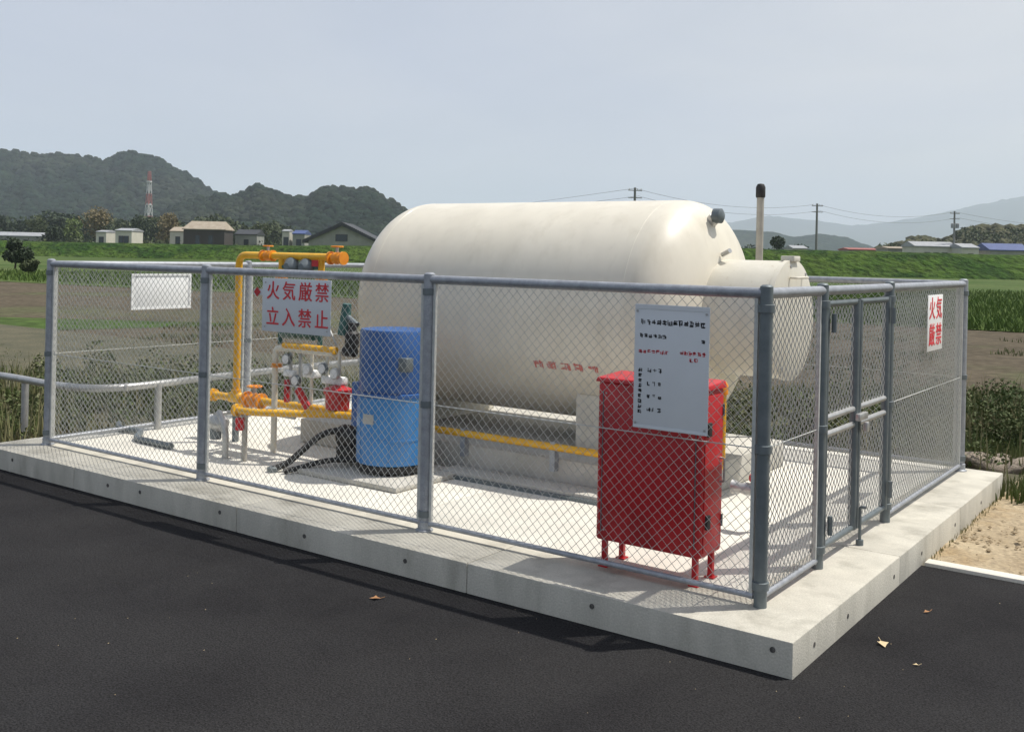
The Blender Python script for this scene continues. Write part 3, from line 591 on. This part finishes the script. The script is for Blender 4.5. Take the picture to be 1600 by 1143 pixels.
ob('hood_flange', MB().lathe([(.415, -1.33), (.44, -1.33), (.44, -1.30), (.415, -1.30)], (0, TY, TZ), 'x', 64), 'cream_paint', tk)
cv = ob('hood_cover', MB().lathe([(.0, -.735), (.2, -.74), (.36, -.752), (.40, -.764), (.425, -.77), (.425, -.805), (.416, -.81)], (0, TY, TZ), 'x', 64), 'cream_side', tk)
link('handle', MB().tube(bent([(-.745, TY-.12, TZ+.30), (-.70, TY-.12, TZ+.30), (-.70, TY+.12, TZ+.30), (-.745, TY+.12, TZ+.30)], .02), .008, 8).mesh('handle', 'cream_paint'), cv)
for a in range(8):
    an = a*PI/4+.2; link('cover_bolt', MB().lathe([(.012, 0), (.012, .012)], (-.764, TY+.385*math.cos(an), TZ+.385*math.sin(an)), 'x', 6).mesh('cover_bolt', 'steel'), cv)
link('hinge', MB().box(-.84, -.74, TY-.06, TY+.06, TZ+.41, TZ+.45).mesh('hinge', 'cream_side', bevel=.006), cv)
nl = ob('relief_valve', MB().tube([(-1.43, TY-.05, 1.84), (-1.33, TY-.09, 1.93)], .045, 14), 'steel', tk)
link('valve_cap', MB().lathe([(.03, -.03), (.055, -.025), (.055, .03), (.03, .045)], (-1.31, TY-.09, 1.94), 'x', 14).mesh('valve_cap', 'dark_steel'), nl)
ob('gauge_stub', MB().tube([(-1.26, TY-.1, 1.66), (-1.19, TY-.13, 1.69)], .018, 10), 'steel', tk)
ob('filling_nozzle', MB().tube(bent([(-4.30, TY, 1.36), (-4.76, TY, 1.36), (-4.84, TY, 1.25)], .05), .035, 12), 'cream_paint', tk)
ob('nozzle_flange', MB().lathe([(.065, -.02), (.065, .02)], (-4.68, TY, 1.36), 'x', 16), 'cream_paint', tk)
# saddles under it
for x in (-3.95, -2.02):
    s_ = MB(); yy = np.linspace(-.62, .62, 15); top = [TZ-math.sqrt((TR+.004)**2-v*v) for v in yy]
    vs = [(x-.13, TY+v, .2) for v in yy]+[(x-.13, TY+v, z) for v, z in zip(yy, top)]+[(x+.13, TY+v, .2) for v in yy]+[(x+.13, TY+v, z) for v, z in zip(yy, top)]; n = 15; fs_ = []
    for i in range(n-1):
        fs_ += [(i, i+1, n+i+1, n+i), (2*n+i, 3*n+i, 3*n+i+1, 2*n+i+1), (n+i, n+i+1, 3*n+i+1, 3*n+i), (i, 2*n+i, 2*n+i+1, i+1)]
    fs_ += [(0, n, 3*n, 2*n), (n-1, 3*n-1, 4*n-1, 2*n-1)]
    ob('saddle', s_.add(vs, fs_), 'cream_side', tk)
# small red print wrapped on the belly
R_ = random.Random(5); mp_ = MB()
for i in range(5):
    for k in range(9):
        if R_.random() < .5: u0 = .02*R_.random(); u1 = u0+.05+.03*R_.random(); v0 = R_.random()*.05; v1 = v0+.007
        else: u0 = R_.random()*.08; u1 = u0+.011; v0 = .01*R_.random(); v1 = v0+.035+.02*R_.random()
        x = -2.44+i*.116; rr = TR+.0015; vs = []
        for (uu, vv) in ((u0, v0), (u1, v0), (u1, v1), (u0, v1)):
            an = math.asin((.80+vv-TZ)/rr); vs.append((x+uu, TY-rr*math.cos(an), TZ+rr*math.sin(an)))
        mp_.add(vs, [(0, 1, 2, 3)])
tag(ob('red_print', mp_, 'faded_red', tk, smooth=False), kind='stuff')
pd = thing('tank_pedestal', 'low pale concrete pedestal with stepped footing under the tank', 'pedestal', (-2.9, 2.4, 0))
ob('pedestal_block', MB().box(-4.7, -1.15, 1.45, 3.3, 0, .2), 'pedestal_concrete', pd, bevel=.01)
ob('footing', MB().box(-2.98, -1.2, 1.22, 1.448, -.01, .045), 'pedestal_concrete', pd, bevel=.008)
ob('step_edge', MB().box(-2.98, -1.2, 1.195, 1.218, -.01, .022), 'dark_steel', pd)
# vent stack
vs_ = thing('vent_stack', 'tall beige vent pipe with dark cap standing behind the tank', 'vent pipe', (-1.39, 3.3, 0))
ob('pipe', MB().tube([(-1.39, 3.3, 0), (-1.39, 3.3, 2.17)], .029, 14), 'vent_pipe', vs_)
ob('rain_cap', MB().lathe([(.034, 2.13), (.038, 2.14), (.038, 2.215), (.025, 2.24), (0, 2.245)], (-1.39, 3.3, 0), n=16), 'black_rubber', vs_)
ob('base_flange', MB().lathe([(.08, -.004), (.08, .012), (.04, .02)], (-1.39, 3.3, 0), n=16), 'vent_pipe', vs_)

# ------------------------------------------------------------------ pipework
pw = thing('gas_pipework', 'yellow gas piping with valves looping up behind the warning sign', 'piping', (-4.6, 1.1, 0))
def flange(mb, x, y, z, ax='x', r=.05, t_=.012):
    mb.lathe([(r, -t_*1.3), (r, -t_*.2)], (x, y, z), ax, 16); mb.lathe([(r, t_*.2), (r, t_*1.3)], (x, y, z), ax, 16)
def valve(x, y, z, ax='x', s=1.0, m='orange_paint', wheel='orange_paint', up=(0, 0, 1)):
    v = ob('valve', MB().lathe([(.03*s, -.085*s), (.058*s, -.085*s), (.058*s, -.065*s), (.034*s, -.06*s), (.052*s, -.02*s), (.056*s, 0), (.052*s, .02*s), (.034*s, .06*s), (.058*s, .065*s), (.058*s, .085*s), (.03*s, .085*s)], (x, y, z), ax, 18), m, pw)
    link('stem', MB().tube([(x, y, z), (x, y, z+.1*s)], .014*s, 8).mesh('stem', 'steel'), v)
    rg = MB(); n = 18; pts = [(x+.05*s*math.cos(2*PI*k/n), y+.05*s*math.sin(2*PI*k/n), z+.1*s) for k in range(n+1)]; rg.tube(pts, .007*s, 6)
    for k in range(3): rg.tube([(x, y, z+.1*s), (x+.05*s*math.cos(k*2.1), y+.05*s*math.sin(k*2.1), z+.1*s)], .005*s, 5)
    link('hand_wheel', rg.mesh('hand_wheel', wheel), v); return v
Rp = .03
ob('riser_loop', MB().tube(bent([(-5.11, 1.1, .40), (-5.11, 1.1, 1.575), (-3.92, 1.1, 1.575)], .09), Rp, 16), 'yellow_paint', pw)
valve(-4.75, 1.1, 1.575, s=.8); valve(-3.95, 1.1, 1.57, s=.9)
for x in (-4.58, -4.12):
    ob('drop_pipe', MB().tube([(x, 1.1, 1.56), (x, 1.1, 1.36)], .026, 14), 'yellow_paint', pw)
    ob('drop_pipe', MB().tube([(x, 1.1, 1.36), (x, 1.1, .86)], .02, 12), 'teal_paint', pw)
    mbb = MB(); flange(mbb, x, 1.1, 1.41, 'z', .05); ob('flange', mbb, 'orange_paint', pw)
ob('bypass_pipe', MB().tube([(-4.58, 1.1, 1.49), (-4.12, 1.1, 1.49)], .018, 12), 'teal_paint', pw)
rg_ = ob('regulator', MB().lathe([(.03, -.06), (.075, -.02), (.08, 0), (.075, .02), (.03, .05)], (-4.44, 1.08, 1.49), 'y', 18), 'dark_steel', pw)
ob('regulator', MB().lathe([(.03, -.06), (.07, -.02), (.075, 0), (.07, .02), (.03, .05)], (-4.27, 1.08, 1.49), 'y', 18), 'dark_steel', pw)
ob('pressure_tag', MB().box(-4.18, -4.11, 1.05, 1.056, 1.50, 1.55), 'red_paint', pw)
ob('filter_body', MB().lathe([(.03, -.19), (.075, -.17), (.08, -.05), (.08, .05), (.075, .17), (.03, .19)], (-4.36, 1.1, .985), 'x', 18), 'teal_paint', pw)
ob('sensing_line', MB().tube(bent([(-4.25, 1.06, 1.0), (-4.0, 1.06, 1.06), (-3.9, 1.06, .9)], .06), .008, 8), 'steel', pw)
# lower manifold
ob('manifold', MB().tube(bent([(-4.52, 1.0, .0), (-4.52, 1.0, .84), (-3.86, 1.0, .84)], .06), .024, 14), 'cream_paint', pw)
ob('manifold_header', MB().tube([(-4.42, 1.0, .862), (-3.84, 1.0, .862)], .029, 14), 'yellow_paint', pw)
mbb = MB(); flange(mbb, -4.5, 1.0, .70, 'z', .045); ob('flange', mbb, 'orange_paint', pw)
for i, (x, z, m_) in enumerate(((-4.36, .76, 'steel'), (-4.12, .70, 'cream_paint'), (-3.95, .72, 'cream_paint'), (-3.82, .69, 'cream_paint'), (-4.25, .60, 'steel'))):
    ob('branch_pipe', MB().tube([(x, 1.02, .86), (x, 1.02, .42)], .014, 10), m_, pw)
    v = ob('pressure_gauge', MB().lathe([(.04, -.02), (.045, -.016), (.045, .012), (.04, .016)], (x, .98, z), 'y', 20), 'steel' if i % 2 else 'dark_steel', pw)
    link('dial', MB().lathe([(.036, -.022), (.036, -.018)], (x, .98, z), 'y', 20).mesh('dial', 'glass_dial'), v)
for b_ in ((-4.2, -4.06, .99, 1.07, .63, .69), (-4.0, -3.78, 1.0, 1.08, .60, .66), (-4.42, -4.3, .99, 1.05, .62, .67)): ob('white_valve_body', MB().box(*b_), 'white_panel', pw, bevel=.012)
ob('red_lever', MB().box(-4.37, -4.33, .96, .99, .42, .60), 'red_paint', pw, bevel=.006)
ob('red_lever', MB().add([(-4.27, .98, .52), (-4.22, .98, .56), (-4.10, .98, .42), (-4.15, .98, .38), (-4.27, 1.0, .52), (-4.22, 1.0, .56), (-4.10, 1.0, .42), (-4.15, 1.0, .38)], [(0, 1, 2, 3), (7, 6, 5, 4), (0, 4, 5, 1), (1, 5, 6, 2), (2, 6, 7, 3), (3, 7, 4, 0)]), 'red_paint', pw)
ob('red_regulator', MB().lathe([(.05, .40), (.09, .42), (.095, .52), (.11, .54), (.11, .57), (.04, .60)], (-3.83, 1.02, 0), n=20), 'red_paint', pw)
ob('black_actuator', MB().lathe([(.03, .88), (.055, .9), (.055, 1.0), (.035, 1.02), (.03, 1.08)], (-3.72, 1.05, 0), n=14), 'black_rubber', pw)
ob('black_actuator', MB().lathe([(.025, -.06), (.04, -.05), (.04, .05), (.025, .06)], (-3.74, 1.05, .86), 'x', 14), 'black_rubber', pw)
ob('safety_valve', MB().tube([(-3.86, 1.1, .98), (-3.83, 1.1, 1.22)], [.05, .035], 12), 'teal_paint', pw)
ob('safety_valve_outlet', MB().tube([(-3.84, 1.1, 1.13), (-3.72, 1.1, 1.06)], .025, 10), 'dark_steel', pw)
# low runs
ob('low_run', MB().tube([(-5.42, 1.1, .365), (-3.34, 1.1, .385)], .032, 16), 'yellow_paint', pw)
mbb = MB(); flange(mbb, -5.41, 1.1, .365, 'x', .055); ob('flange', mbb, 'yellow_paint', pw)
ob('tee', MB().lathe([(.04, -.07), (.045, -.065), (.045, .065), (.04, .07)], (-5.11, 1.1, .37), 'x', 16).lathe([(.042, 0), (.042, .07)], (-5.11, 1.1, .37), 'z', 16), 'yellow_paint', pw)
valve(-4.88, 1.1, .37, s=1.15)
ob('front_run', MB().tube(bent([(-4.50, .60, .385), (-4.32, .60, .385), (-3.75, .98, .385), (-3.36, 1.02, .385)], .1), .028, 14), 'yellow_paint', pw)
mbb = MB(); flange(mbb, -4.49, .60, .385, 'x', .05); ob('flange', mbb, 'yellow_paint', pw)
ob('pink_plug', MB().lathe([(.028, -.06), (.034, -.055), (.034, .03), (.028, .035)], (-4.43, .58, .30), 'z', 14), 'red_paint', pw)
ob('support_leg', MB().tube(bent([(-4.42, .62, 0), (-4.42, .62, .26), (-4.42, .62, .36)], .05), .022, 12), 'vent_pipe', pw)
ob('support_leg', MB().tube(bent([(-4.62, .60, 0), (-4.62, .60, .22), (-4.78, .66, .33)], .07), .026, 12), 'steel', pw)
ob('strainer', MB().lathe([(.03, -.09), (.06, -.06), (.07, 0), (.06, .05), (.035, .08)], (-4.80, .68, .24), 'x', 18), 'steel', pw)
ob('strainer_bowl', MB().lathe([(.0, -.12), (.045, -.11), (.05, 0)], (-4.84, .68, .22), 'z', 16), 'dark_steel', pw)
ob('support_leg', MB().box(-5.13, -5.09, 1.08, 1.12, 0, .345), 'dark_steel', pw)
ob('cross_pipe', MB().tube(bent([(-4.86, .68, .30), (-4.86, 1.02, .30), (-4.3, 1.02, .30)], .06), .018, 10), 'steel', pw)
for x in (-5.11, -4.62, -4.42, -4.52):
    pass
# long yellow line along the pedestal, ends in an upright by the red cabinet
ob('pedestal_run', MB().tube(bent([(-3.34, 1.1, .385), (-3.22, 1.41, .29), (-.84, 1.41, .29), (-.84, 1.41, .78)], .08), .026, 14), 'yellow_paint', pw)
for x in (-2.9, -2.1, -1.3): ob('pipe_clamp', MB().box(x-.02, x+.02, 1.395, 1.452, .12, .325), 'galvanised', pw)
ob('upright_end', MB().lathe([(.035, .78), (.035, .84), (.02, .86)], (-.84, 1.41, 0), n=14), 'orange_paint', pw)
# small drain valve set on floor right of the cabinet
dv = thing('drain_valve', 'small steel valve set on a stub between the red cabinet and gate', 'valve', (-.55, 1.25, 0))
ob('stub', MB().tube([(-.55, 1.25, 0), (-.55, 1.25, .24)], .017, 10), 'steel', dv)
ob('body', MB().lathe([(.02, -.1), (.045, -.09), (.03, -.04), (.04, 0), (.03, .04), (.045, .09), (.02, .1)], (-.6, 1.25, .25), 'x', 14), 'steel', dv)
ob('knob', MB().lathe([(.03, .3), (.035, .31), (.035, .33), (.03, .34)], (-.55, 1.25, 0), n=12), 'red_paint', dv)
# hose lying on the floor by the corner
hs = tag(ob('drain_hose', MB().tube(bent([(-6.42, .86, .03), (-6.2, .72, .03), (-5.95, .78, .028), (-5.72, .55, .025), (-5.2, .53, .025)], .1, 6), .026, 12), 'dark_steel'), 'dark grey hose lying on the pale floor near the far corner post', 'hose')

# ------------------------------------------------------------------ blue vaporizer
VX, VY = -3.24, 1.0
va = thing('vaporizer', 'round blue vaporizer with navy upper casing on black feet', 'vaporizer', (VX, VY, 0))
ob('plinth', MB().box(VX-.55, VX+.42, VY-.42, VY+.36, 0, .035), 'pedestal_concrete', va, bevel=.006)
ob('lower_casing', MB().lathe([(.25, .105), (.262, .112), (.262, .60), (.25, .615), (.2, .62)], (VX, VY, 0), n=48), 'blue_paint', va)
ob('upper_casing', MB().lathe([(.2, .60), (.247, .618), (.25, .628), (.25, 1.05), (.242, 1.066), (.12, 1.075), (0, 1.077)], (VX, VY, 0), n=48), 'navy_paint', va)
ob('casing_band', MB().lathe([(.2625, .585), (.267, .588), (.267, .612), (.255, .617)], (VX, VY, 0), n=48), 'navy_paint', va)
ob('base_ring', MB().lathe([(.22, .05), (.25, .055), (.25, .10), (.22, .105)], (VX, VY, 0), n=40), 'black_rubber', va)
for k in range(4):
    a = k*PI/2+.5; x, y = VX+.21*math.cos(a), VY+.21*math.sin(a)
    f = ob('foot', MB().box(x-.03, x+.03, y-.03, y+.03, .035, .07), 'black_rubber', va, bevel=.006)
bx = ob('terminal_box', MB().box(VX+.19, VX+.27, VY-.17, VY-.09, .78, .88), 'dark_steel', va, bevel=.01)
ob('side_box', MB().box(VX-.33, VX-.24, VY-.10, VY+.04, .33, .66), 'navy_paint', va, bevel=.012)
ob('pump_motor', MB().lathe([(.06, -.1), (.085, -.09), (.085, .06), (.05, .09)], (VX-.36, VY-.05, .24), 'x', 20), 'black_rubber', va)
ob('pump_bracket', MB().box(VX-.46, VX-.25, VY-.12, VY+.04, .07, .17), 'black_rubber', va, bevel=.01)
ob('conduit', MB().tube(bent([(VX-.38, VY-.08, .30), (VX-.52, VY-.2, .27), (VX-.66, VY-.42, .05), (VX-.72, VY-.50, .018)], .12, 6), .024, 12), 'black_rubber', va)
ob('conduit', MB().tube(bent([(VX-.25, VY-.1, .09), (VX-.42, VY-.25, .09), (VX-.56, VY-.42, .03), (VX-.6, VY-.5, .02)], .1, 6), .02, 12), 'black_rubber', va)
ob('conduit_fitting', MB().lathe([(.04, 0), (.04, .03), (.026, .04)], (VX-.72, VY-.50, 0), n=14), 'dark_steel', va)
for a in (-1.9, -.9): ob('casing_seam', MB().box(VX+.2615*math.cos(a)-.004, VX+.2615*math.cos(a)+.004, VY+.2615*math.sin(a)-.004, VY+.2615*math.sin(a)+.004, .12, .59), 'blue_paint', va)
for k in range(8): ob('casing_bolt', MB().lathe([(.008, 0), (.008, .006)], (VX+.25*math.cos(k*PI/4), VY+.25*math.sin(k*PI/4), .617), n=6), 'steel', va)
ob('rating_plate', MB().box(VX-.05, VX+.05, VY-.2625, VY-.2585, .40, .47), 'steel', va)
ob('lower_strap', MB().lathe([(.2625, .28), (.265, .281), (.265, .295), (.2625, .296)], (VX, VY, 0), n=48), 'blue_paint', va)

# ------------------------------------------------------------------ red cabinet
rc = thing('red_cabinet', 'upright red steel cabinet on four legs behind the notice board', 'cabinet', (-.64, .15, 0))
bx0, bx1, by0, by1, bz0, bz1 = -.94, -.335, .055, .30, .14, .975
ob('body', MB().box(bx0, bx1, by0, by1, bz0, bz1), 'red_paint', rc, bevel=.018, seg=3)
ob('lid', MB().add([(bx0-.012, by0-.012, bz1-.004), (bx1+.012, by0-.012, bz1-.004), (bx1+.012, by1+.012, bz1-.004), (bx0-.012, by1+.012, bz1-.004), (bx0-.004, by0-.004, bz1+.02), (bx1+.004, by0-.004, bz1+.02), (bx1+.004, by1+.004, bz1+.035), (bx0-.004, by1+.004, bz1+.035)],
   [(0, 3, 2, 1), (4, 5, 6, 7), (0, 1, 5, 4), (1, 2, 6, 5), (2, 3, 7, 6), (3, 0, 4, 7)]), 'red_paint', rc, bevel=.006)
ob('back_panel', MB().box(bx0+.04, bx1-.04, by0-.004, by0+.002, bz0+.04, bz1-.04), 'red_paint', rc, bevel=.002)
for x in (bx0+.03, bx1-.055):
    for y in (by0+.03, by1-.03):
        lg = ob('leg', MB().box(x-.0, x+.028, y-.014, y+.014, 0, bz0+.01), 'red_paint', rc, bevel=.003)
        link('foot_plate', MB().box(x-.012, x+.04, y-.026, y+.026, 0, .006).mesh('foot_plate', 'red_paint'), lg)
for x in (bx0+.035, bx1-.035): ob('panel_seam', MB().box(x-.002, x+.002, by0-.0055, by0-.001, bz0+.05, bz1-.05), 'dark_steel', rc)
for zz in (bz0+.06, bz1-.06):
    for x in (bx0+.055, bx1-.055): ob('rivet', MB().lathe([(.006, -.003), (.004, 0)], (x, by0-.005, zz), axis='y', n=8), 'steel', rc)
dr = ob('side_door', MB().box(bx1-.002, bx1+.006, by0+.02, by1-.02, bz0+.03, bz1-.03), 'red_paint', rc, bevel=.003)
for z in (.32, .78): link('latch', MB().box(bx1+.004, bx1+.02, by0+.03, by0+.07, z-.035, z+.035).mesh('latch', 'black_rubber', bevel=.004), dr)
link('handle', MB().tube(bent([(bx1+.005, by1-.05, .5), (bx1+.03, by1-.05, .5), (bx1+.03, by1-.05, .62), (bx1+.005, by1-.05, .62)], .012), .006, 8).mesh('handle', 'steel'), dr)
for z in (.3, .86): link('hinge', MB().tube([(bx1+.008, by1-.022, z-.03), (bx1+.008, by1-.022, z+.03)], .007, 8).mesh('hinge', 'dark_steel'), dr)

# ------------------------------------------------------------------ guard pipe outside
gp = thing('guard_pipe', 'pale curved guard pipe on short posts outside the far end fence', 'guard rail', far(150, 8.83, -.2))
def gpt(px, y): D = FOC*(CZ-.40)/(y-(397.2+.0215*(px-800))); return far(px, D, .40)
ctl = [(-260, 574), (-120, 577), (-40, 581), (18, 588), (70, 598), (110, 604), (150, 607), (200, 605), (250, 600), (310, 592), (380, 584), (450, 576), (560, 565), (680, 556)]
ob('rail', MB().tube(bent([gpt(*c) for c in ctl], .4, 4), .033, 14), 'steel', gp)
for (px, y) in ((44, 592), (252, 600), (470, 574), (-150, 576)):
    p = gpt(px, y); ob('post', MB().tube([(p.x, p.y, -.22), (p.x, p.y, .36), p], .032, 12), 'steel', gp)
for px, y in ((110, 604), (200, 605)):
    p = gpt(px, y); q = gpt(px+4, y); ob('joint_sleeve', MB().tube([p, q], .038, 14), 'steel', gp)

# ------------------------------------------------------------------ weeds, grass, stones, leaves
def cam_scatter(n, px0, px1, D0, D1, power=1.0):
    px = rng.uniform(px0, px1, n); D = D0+(D1-D0)*rng.random(n)**power
    x = CX+FWD.x*D+RGT.x*(px-800)/FOC*D; y = CY+FWD.y*D+RGT.y*(px-800)/FOC*D; return x, y
def keep_out(x, y):
    k = ~((x > XL-.03) & (x < XR+.3) & (y > YF-.3) & (y < YB+.12)) & ((y > 4.45) | (x < XL-.03)) & (y > -.15); return x[k], y[k]
x, y = keep_out(*cam_scatter(60000, -500, 2300, 7.5, 14.5, 1.2)); k = np.array([MN.noise((a*.9, b*.9, 0)) > -.12 for a, b in zip(x, y)]); x, y = x[k], y[k]
blades('grass', x, y, -.21, .15, 'grass_blade', w=.008)
x, y = keep_out(*cam_scatter(60000, -500, 2300, 11, 26, 1.2)); k = np.array([MN.noise((a*.35, b*.35, 7)) > .12 for a, b in zip(x, y)]); x, y = x[k], y[k]
blades('grass', x, y, -.28, .09, 'grass_blade', w=.01)
x, y = cam_scatter(60000, -300, 2000, 28, 70, 1.3); k = np.array([((30+ (1600-p)*.012) if True else 0) >= 0 for p in x]); 
dd = (x-CX)*FWD.x+(y-CY)*FWD.y; ll = ((x-CX)*RGT.x+(y-CY)*RGT.y)/dd*FOC+800; lim = np.interp(ll, [-200, 800, 1600, 2400], [56, 38, 29, 28]); k = dd > lim
blades('crop_grass', x[k], y[k], -.27, .24, 'crop_blade', w=.03, lean=.8)
# broad leaf weeds in clumps
cs = []; rs = []
for i in range(300):
    px = random.uniform(-400, 2100); D = random.uniform(9.2, 13.0); p = far(px, D)
    if XL-.4 < p.x < XR+.5 and p.y < YB+.55: continue
    if p.y < .3 and p.x > XL-.4: continue
    r = random.uniform(.12, .3)
    if p.x > -1 and p.y < 5.2: continue
    for k in range(4): cs.append((p.x+random.uniform(-r, r), p.y+random.uniform(-r, r), -.2+r*(.4+.45*k*random.random()))); rs.append(r*.65)
tag(quads('weeds', leafcloud(cs, rs, 110000, .02, 1.1), 'weed_leaf'), kind='stuff')
x, y = keep_out(*cam_scatter(9000, -500, 2300, 8.6, 13.0)); k = np.array([MN.noise((a*1.3, b*1.3, 20)) > .05 for a, b in zip(x, y)]) & ((x < -6.6) | (y > 5.0)); x, y = x[k], y[k]
blades('tall_weeds', x, y, -.21, .42, 'dry_stalk', w=.006, lean=.5)
# tufts by the slab end
x = rng.normal(.62, .16, 900); y = rng.uniform(3.9, 4.7, 900)+0*x
blades('grass', x, y, -.17, .12, 'grass_blade', w=.006)
x = np.abs(rng.normal(0, .02, 260))+.30; y = rng.uniform(1.9, 4.1, 260); blades('grass', x[:150], y[:150], -.16, .025, 'dry_stalk', w=.003)
cb = MB()
for i in range(420):
    a, b = random.uniform(.33, 2.2), random.uniform(1.9, 4.6); q = random.choice((.006, .008, .012, .02))*random.uniform(.7, 1.2)
    if random.random() < .4: b = min(4.6, 2.5+.25*a+random.gauss(0, .12))
    vs = [(a+q*random.uniform(.7, 1.2)*dx, b+q*random.uniform(.7, 1.2)*dy, -.160+q*.6*dz) for dx, dy, dz in ((1, 0, 0), (0, 1, 0), (-1, 0, 0), (0, -1, 0), (.1, .1, 1.1), (0, 0, -1))]
    cb.add(vs, [(0, 1, 4), (1, 2, 4), (2, 3, 4), (3, 0, 4), (1, 0, 5), (2, 1, 5), (3, 2, 5), (0, 3, 5)])
tag(ob('gravel', cb, 'clod', smooth=False), kind='stuff')
# stones behind the corner
for i, (px, D, s, lb) in enumerate(((1545, 9.3, .2, 'long flat brown stone lying just behind the rear corner of the slab'), (1575, 9.5, .13, 'rounded brown stone beside the long flat one behind the slab'), (1530, 9.6, .10, 'small dark stone half hidden in weeds behind the corner post'), (1600, 9.2, .16, 'tilted brown stone at the edge of the sandy lot'))):
    b = bmesh.new(); bmesh.ops.create_icosphere(b, subdivisions=3, radius=1)
    for v in b.verts: v.co *= 1+.25*MN.noise(v.co*1.4+Vector((i*5, 0, 0)))+.07*MN.noise(v.co*4)
    me = bpy.data.meshes.new('stone'); b.to_mesh(me); b.free(); me.materials.append(M['stone']); me.polygons.foreach_set('use_smooth', [True]*len(me.polygons))
    o = tag(link('stone', me), lb, 'stone', 'stones behind the slab'); p = far(px, D, -.17); o.location = p; o.scale = (s*1.3, s*.8, s*.5); o.rotation_euler = (.1*i, .2, i*1.3+.5)
# dry leaf litter by the far corner
n = 520; px = rng.uniform(-80, 140, n); Q = []
for i in range(n):
    p = far(px[i], random.uniform(8.1, 9.3), 0)
    if p.x > XL-.03 or p.y < -.2: continue
    a = random.random()*6.28; s = random.uniform(.02, .045); u = Vector((math.cos(a), math.sin(a), random.uniform(-.5, .5)))*s; w_ = Vector((-math.sin(a), math.cos(a), random.uniform(-.5, .5)))*s*.6; p.z = -.18+random.random()*.05
    Q.append([p-u, p-w_, p+u, p+w_])
tag(quads('fallen_leaves', np.array([[tuple(v) for v in q] for q in Q]), 'dry_leaf'), kind='stuff')
def leaf(px_loc, s, m, rz, lb):
    x, y = px_loc; b = MB(); n = 8; vs = [(0, 0, .004)]
    for k in range(n): a = 2*PI*k/n; rr = s*(1 if k % 2 == 0 else .72)*(1.25 if k in (0, 4) else .8); vs.append((rr*math.cos(a), rr*math.sin(a), .004+.35*s*(abs(math.sin(a))**2)*(.6+.4*((k*37) % 5)/4)))
    b.add(vs, [(0, 1+k, 1+(k+1) % n) for k in range(n)]); b.tube([(s*1.1, 0, .006), (s*1.9, .1*s, .012)], .0015, 5)
    o = tag(ob('dry_leaf', b, m), lb, 'leaf', 'dry leaves on the asphalt'); o.location = (x, y, -.155); o.rotation_euler = (0, 0, rz)
leaf((-1.78, -.72), .026, 'dry_leaf', .6, 'small brown dry leaf on the asphalt in front of the long kerb')
leaf((.48, .31), .034, 'pale_leaf', 2.1, 'largest pale curled leaf on the asphalt near the kerb corner')
leaf((.53, .91), .018, 'dry_leaf', 1.0, 'small tan leaf on the asphalt nearest the sandy lot')
leaf((.67, .15), .012, 'pale_leaf', .2, 'tiny pale leaf on the asphalt closest to the camera')
x = rng.uniform(-3, 2.5, 260); y = rng.uniform(-3.2, 1.6, 260); x, y = x[:110], y[:110]; Q = []
for a, b in zip(x, y):
    if a < XR+.05 and b > YF-.05: continue
    s = random.uniform(.0015, .0045); Q.append([(a-s, b, -.153), (a, b-s, -.152), (a+s, b, -.153), (a, b+s, -.150)])
tag(quads('grit', np.array(Q), 'sand'), kind='stuff')
